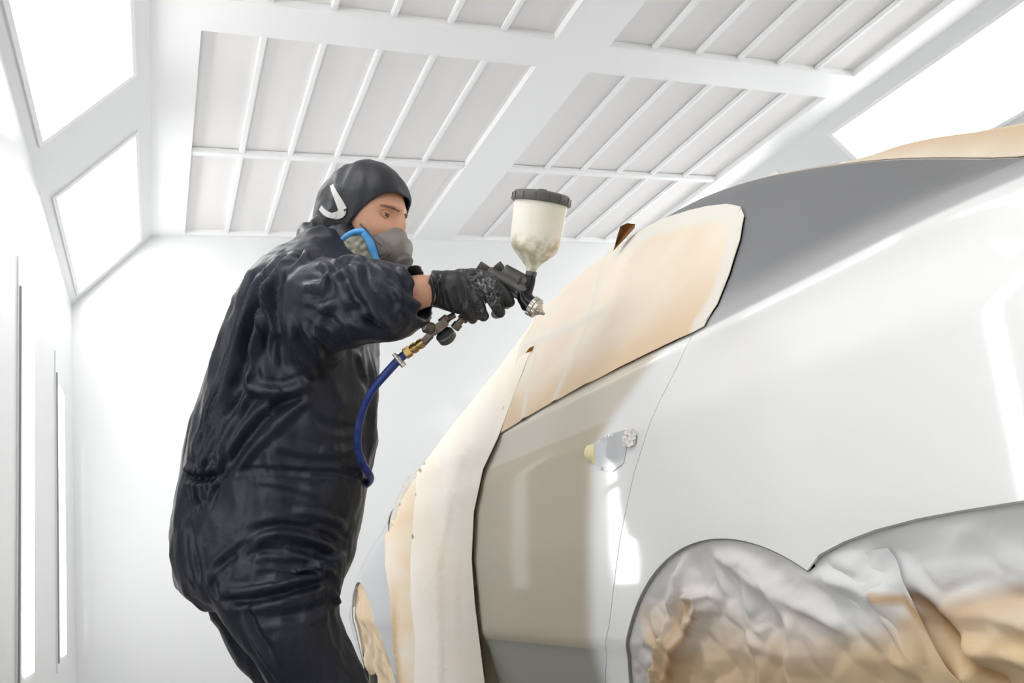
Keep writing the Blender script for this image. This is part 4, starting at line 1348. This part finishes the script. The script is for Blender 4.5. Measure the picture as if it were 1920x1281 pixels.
# nozzle
NA_ = (gp(1024, 591, -6) - gp(990, 568, 2)).normalized(); n0 = gp(990, 568, 2)
bm = bmesh.new(); knurled(bm, n0 + NA_ * Q(6), n0 + NA_ * Q(15), Q(20), 16, .05); obj('nozzle_ring', bm, M['silver'], gun, True, 30)
bm = bmesh.new(); lathe(bm, n0, NA_, [(Q(15), Q(19)), (Q(16), Q(20)), (Q(21), Q(20)), (Q(22.5), Q(18)), (Q(22.5), Q(15.5)), (Q(21), Q(15))], 32); obj('ring_rim', bm, M['silver'], gun, True, 40)
bm = bmesh.new(); lathe(bm, n0, NA_, [(Q(20), Q(15)), (Q(25), Q(11.5)), (Q(31), Q(5.5)), (Q(34), Q(4)), (Q(38), Q(2.6)), (Q(38.5), Q(.5))], 32); obj('air_cap', bm, M['silver'], gun, True, 50)
nu, nv = frame(NA_)
for s in (-1, 1):
    d_ = (VF * .9 + nu * .2).normalized() * s
    bm = bmesh.new(); cyl(bm, n0 + NA_ * Q(20) + d_ * Q(11), n0 + NA_ * Q(30) + d_ * Q(9.5), Q(3.5), Q(2.2)); obj('air_horn', bm, M['silver'], gun)
# cup
CA = (gp(1016, 372, 0) - gp(995, 516, 8)).normalized(); c0 = gp(995, 512, 8)
bm = bmesh.new(); lathe(bm, c0, CA, [(Q(h), Q(r)) for h, r in ((0, 9), (6, 10), (12, 12.5), (18, 17), (24, 23), (30, 29.5), (36, 36), (42, 41), (48, 44.5), (54, 46.5), (62, 47.6), (72, 48.2), (86, 48.7), (100, 49.2), (118, 49.9), (135, 50.5), (140, 50.5))], 72)
bmesh.ops.subdivide_edges(bm, edges=[e for e in bm.edges if abs((e.verts[0].co - e.verts[1].co).normalized().dot(CA)) > .5], cuts=2, use_grid_fill=True)
cupc = []
for v in bm.verts:
    h = (v.co - c0).dot(CA) / MM; lo = sstep(72 + 30 * noise.noise(v.co * 40), 48, h)
    n = noise.noise(v.co * 70) + .5 * noise.noise(v.co * 160)
    c = lerp3((.92, .90, .81), (.87, .84, .71), .5 + .5 * noise.noise(v.co * 22)); c = lerp3(c, (.60, .56, .38), lo * sstep(-.3, .35, n)); cupc.append((*c, 1))
    v.co += (v.co - c0 - CA * (v.co - c0).dot(CA)).normalized() * .0013 * lo * n
cup_ = finish_patch('cup', bm, [(0, 0)] * len(bm.verts), M['cup'], gun, None, 0)
at = cup_.data.attributes.new('paint', 'FLOAT_COLOR', 'POINT'); at.data.foreach_set('color', np.array(cupc, dtype=np.float32).ravel())
bm = bmesh.new(); lathe(bm, c0, CA, [(Q(131), Q(51.5)), (Q(131), Q(54)), (Q(134), Q(55)), (Q(146), Q(54.5)), (Q(150), Q(51)), (Q(152), Q(40)), (Q(153), Q(12))], 60)
lid_ = obj('lid', bm, M['lid'], gun, True, 45)
lu, lv = frame(CA)
for k in range(14):
    t = 2 * math.pi * k / 14; r_ = lu * math.cos(t) + lv * math.sin(t); tt = -lu * math.sin(t) + lv * math.cos(t)
    bm = bmesh.new(); b0 = c0 + CA * Q(132) + r_ * Q(54.3)
    quadbox(bm, [b0 - tt * Q(1), b0 + tt * Q(1), b0 + tt * Q(1) + CA * Q(14), b0 - tt * Q(1) + CA * Q(14)], r_, Q(1.8)); obj('grip_rib', bm, M['lid'], lid_, False)
bm = bmesh.new(); cyl(bm, c0 + CA * Q(152), c0 + CA * Q(158), Q(9)); obj('vent_cap', bm, M['lid'], lid_, True, 40)
# handle in the fist, trigger, hook
bm = bmesh.new(); tube(bm, [gp(938, 522, 14), gp(915, 545, 20), gp(888, 575, 20), gp(866, 600, 14)], [Q(14), Q(14), Q(13), Q(10)], 20, 4); obj('handle', bm, M['gun'], gun)
bm = bmesh.new(); tube(bm, [gp(966, 548, 12), gp(950, 570, 10), gp(925, 585, 12)], [Q(4.5), Q(4), Q(3.5)], 12, 4, True, 1.6); obj('trigger', bm, M['steel'], gun)
# regulator with gauge under the fist
bm = bmesh.new(); cyl(bm, gp(868, 597, 8), gp(858, 608, 4), Q(6.5)); cyl(bm, gp(860, 606, 5), gp(852, 616, 2), Q(9), None, 6); inlet = obj('inlet_pipe', bm, M['steel'], gun, True, 30)
bm = bmesh.new(); cyl(bm, gp(852, 590, 10), gp(838, 598, 4), Q(6)); cyl(bm, gp(840, 595, 5), gp(826, 606, 1), Q(8.5), None, 6); obj('swivel_nut', bm, M['steel'], gun, True, 30)
bm = bmesh.new(); quadbox(bm, [gp(832, 596, -6), gp(842, 608, -6), gp(826, 622, -6), gp(806, 634, -6), (gp(800, 627, -6)), gp(812, 610, -6)], VF, .017)
bmesh.ops.bevel(bm, geom=list(bm.edges), offset=.0015, segments=2, affect='EDGES'); reg = obj('regulator', bm, M['steel'], gun, True, 40)
bm = bmesh.new(); knurled(bm, gp(811, 616, -2), gp(796, 612, -12), Q(11.5), 16, .07); kn = obj('regulator_knob', bm, M['steel'], reg, True, 30)
bm = bmesh.new(); cyl(bm, gp(797, 612, -11), gp(794, 611.5, -14), Q(7.5)); obj('knob_cap', bm, M['strap'], reg, True, 40)
ga = (gp(846, 640, 16) - gp(832, 622, -2)).normalized(); g0 = gp(834, 627, 2)
bm = bmesh.new(); lathe(bm, g0 - ga * Q(3), ga, [(0, Q(16)), (Q(2), Q(18)), (Q(14), Q(18)), (Q(16), Q(16)), (Q(16), Q(14)), (Q(14), Q(13.5))], 32); gg = obj('gauge', bm, M['gun'], reg, True, 40)
bm = bmesh.new(); lathe(bm, g0, ga, [(Q(11), Q(14)), (Q(12), Q(13.5)), (Q(12.2), Q(.5))], 28); obj('gauge_face', bm, M['strap'], reg)
bm = bmesh.new(); cyl(bm, gp(808, 627, -1), gp(793, 643, -2), Q(7.5), None, 6); obj('hex_fitting', bm, M['steel'], gun, True, 30)
bm = bmesh.new(); b0 = gp(794, 641, -2); bd = (gp(752, 668, -3) - b0).normalized()
lathe(bm, b0, bd, [(0, Q(7)), (Q(1), Q(9.5)), (Q(9), Q(10)), (Q(11), Q(8.5)), (Q(15), Q(8.5)), (Q(16), Q(10.3)), (Q(24), Q(10.3)), (Q(26), Q(8.5)), (Q(29), Q(8.5))], 28); cp = obj('brass_coupling', bm, M['brass'], gun, True, 40); cp['label'] = 'golden brass hose coupling'
bm = bmesh.new(); cyl(bm, b0 + bd * Q(28), b0 + bd * Q(42), Q(11), None, 6); obj('coupling_nut', bm, M['brass'], gun, True, 30)['label'] = 'golden brass hexagonal nut'

# hose
hs = empty('air_hose', gp(746, 676, -4), 'blue rubber air hose hanging in a curve from the spray gun along the belly', 'hose')
HPTS = [(768, 658, -3), (757, 666, -3), (745, 677, -4), (724, 700, 0), (703, 725, 10), (687, 752, 25), (676, 785, 45), (671, 815, 60), (672, 842, 75), (680, 868, 95), (691, 886, 120), (695, 897, 150), (690, 906, 190), (676, 916, 290), (640, 950, 400), (600, 1010, 460), (565, 1110, 470), (590, 1281, 440), (620, 1420, 420)]
bm = bmesh.new(); pts = [gp(*q) for q in HPTS]
end = pts[-1].copy(); pts += [Vector((end.x, end.y, .10)), Vector((end.x - .05, end.y + .1, .02)), Vector((end.x - .3, end.y + .5, .012)), Vector((end.x - .5, end.y + 1.2, .012))]
tube(bm, pts, [Q(8)] * 4 + [Q(7.4)] * (len(pts) - 4), 16, 7); obj('hose', bm, M['hose'], hs)
bm = bmesh.new(); k0 = gp(748, 674, -4); kd = (gp(757, 667, -3) - k0).normalized()
lathe(bm, k0 - kd * Q(3.5), kd, [(0, Q(8.5)), (0, Q(10.5)), (Q(8), Q(10.5)), (Q(8), Q(8.5))], 28); hc = obj('hose_clamp', bm, M['silver'], hs, True, 30)
bm = bmesh.new(); cyl(bm, gp(738, 663, -12), gp(757, 686, -12), Q(4)); obj('clamp_screw', bm, M['silver'], hc, True, 40)
bm = bmesh.new(); cyl(bm, gp(753, 680, -12), gp(758, 686.5, -12), Q(5.5), None, 6); obj('screw_head', bm, M['silver'], hc, True, 30)
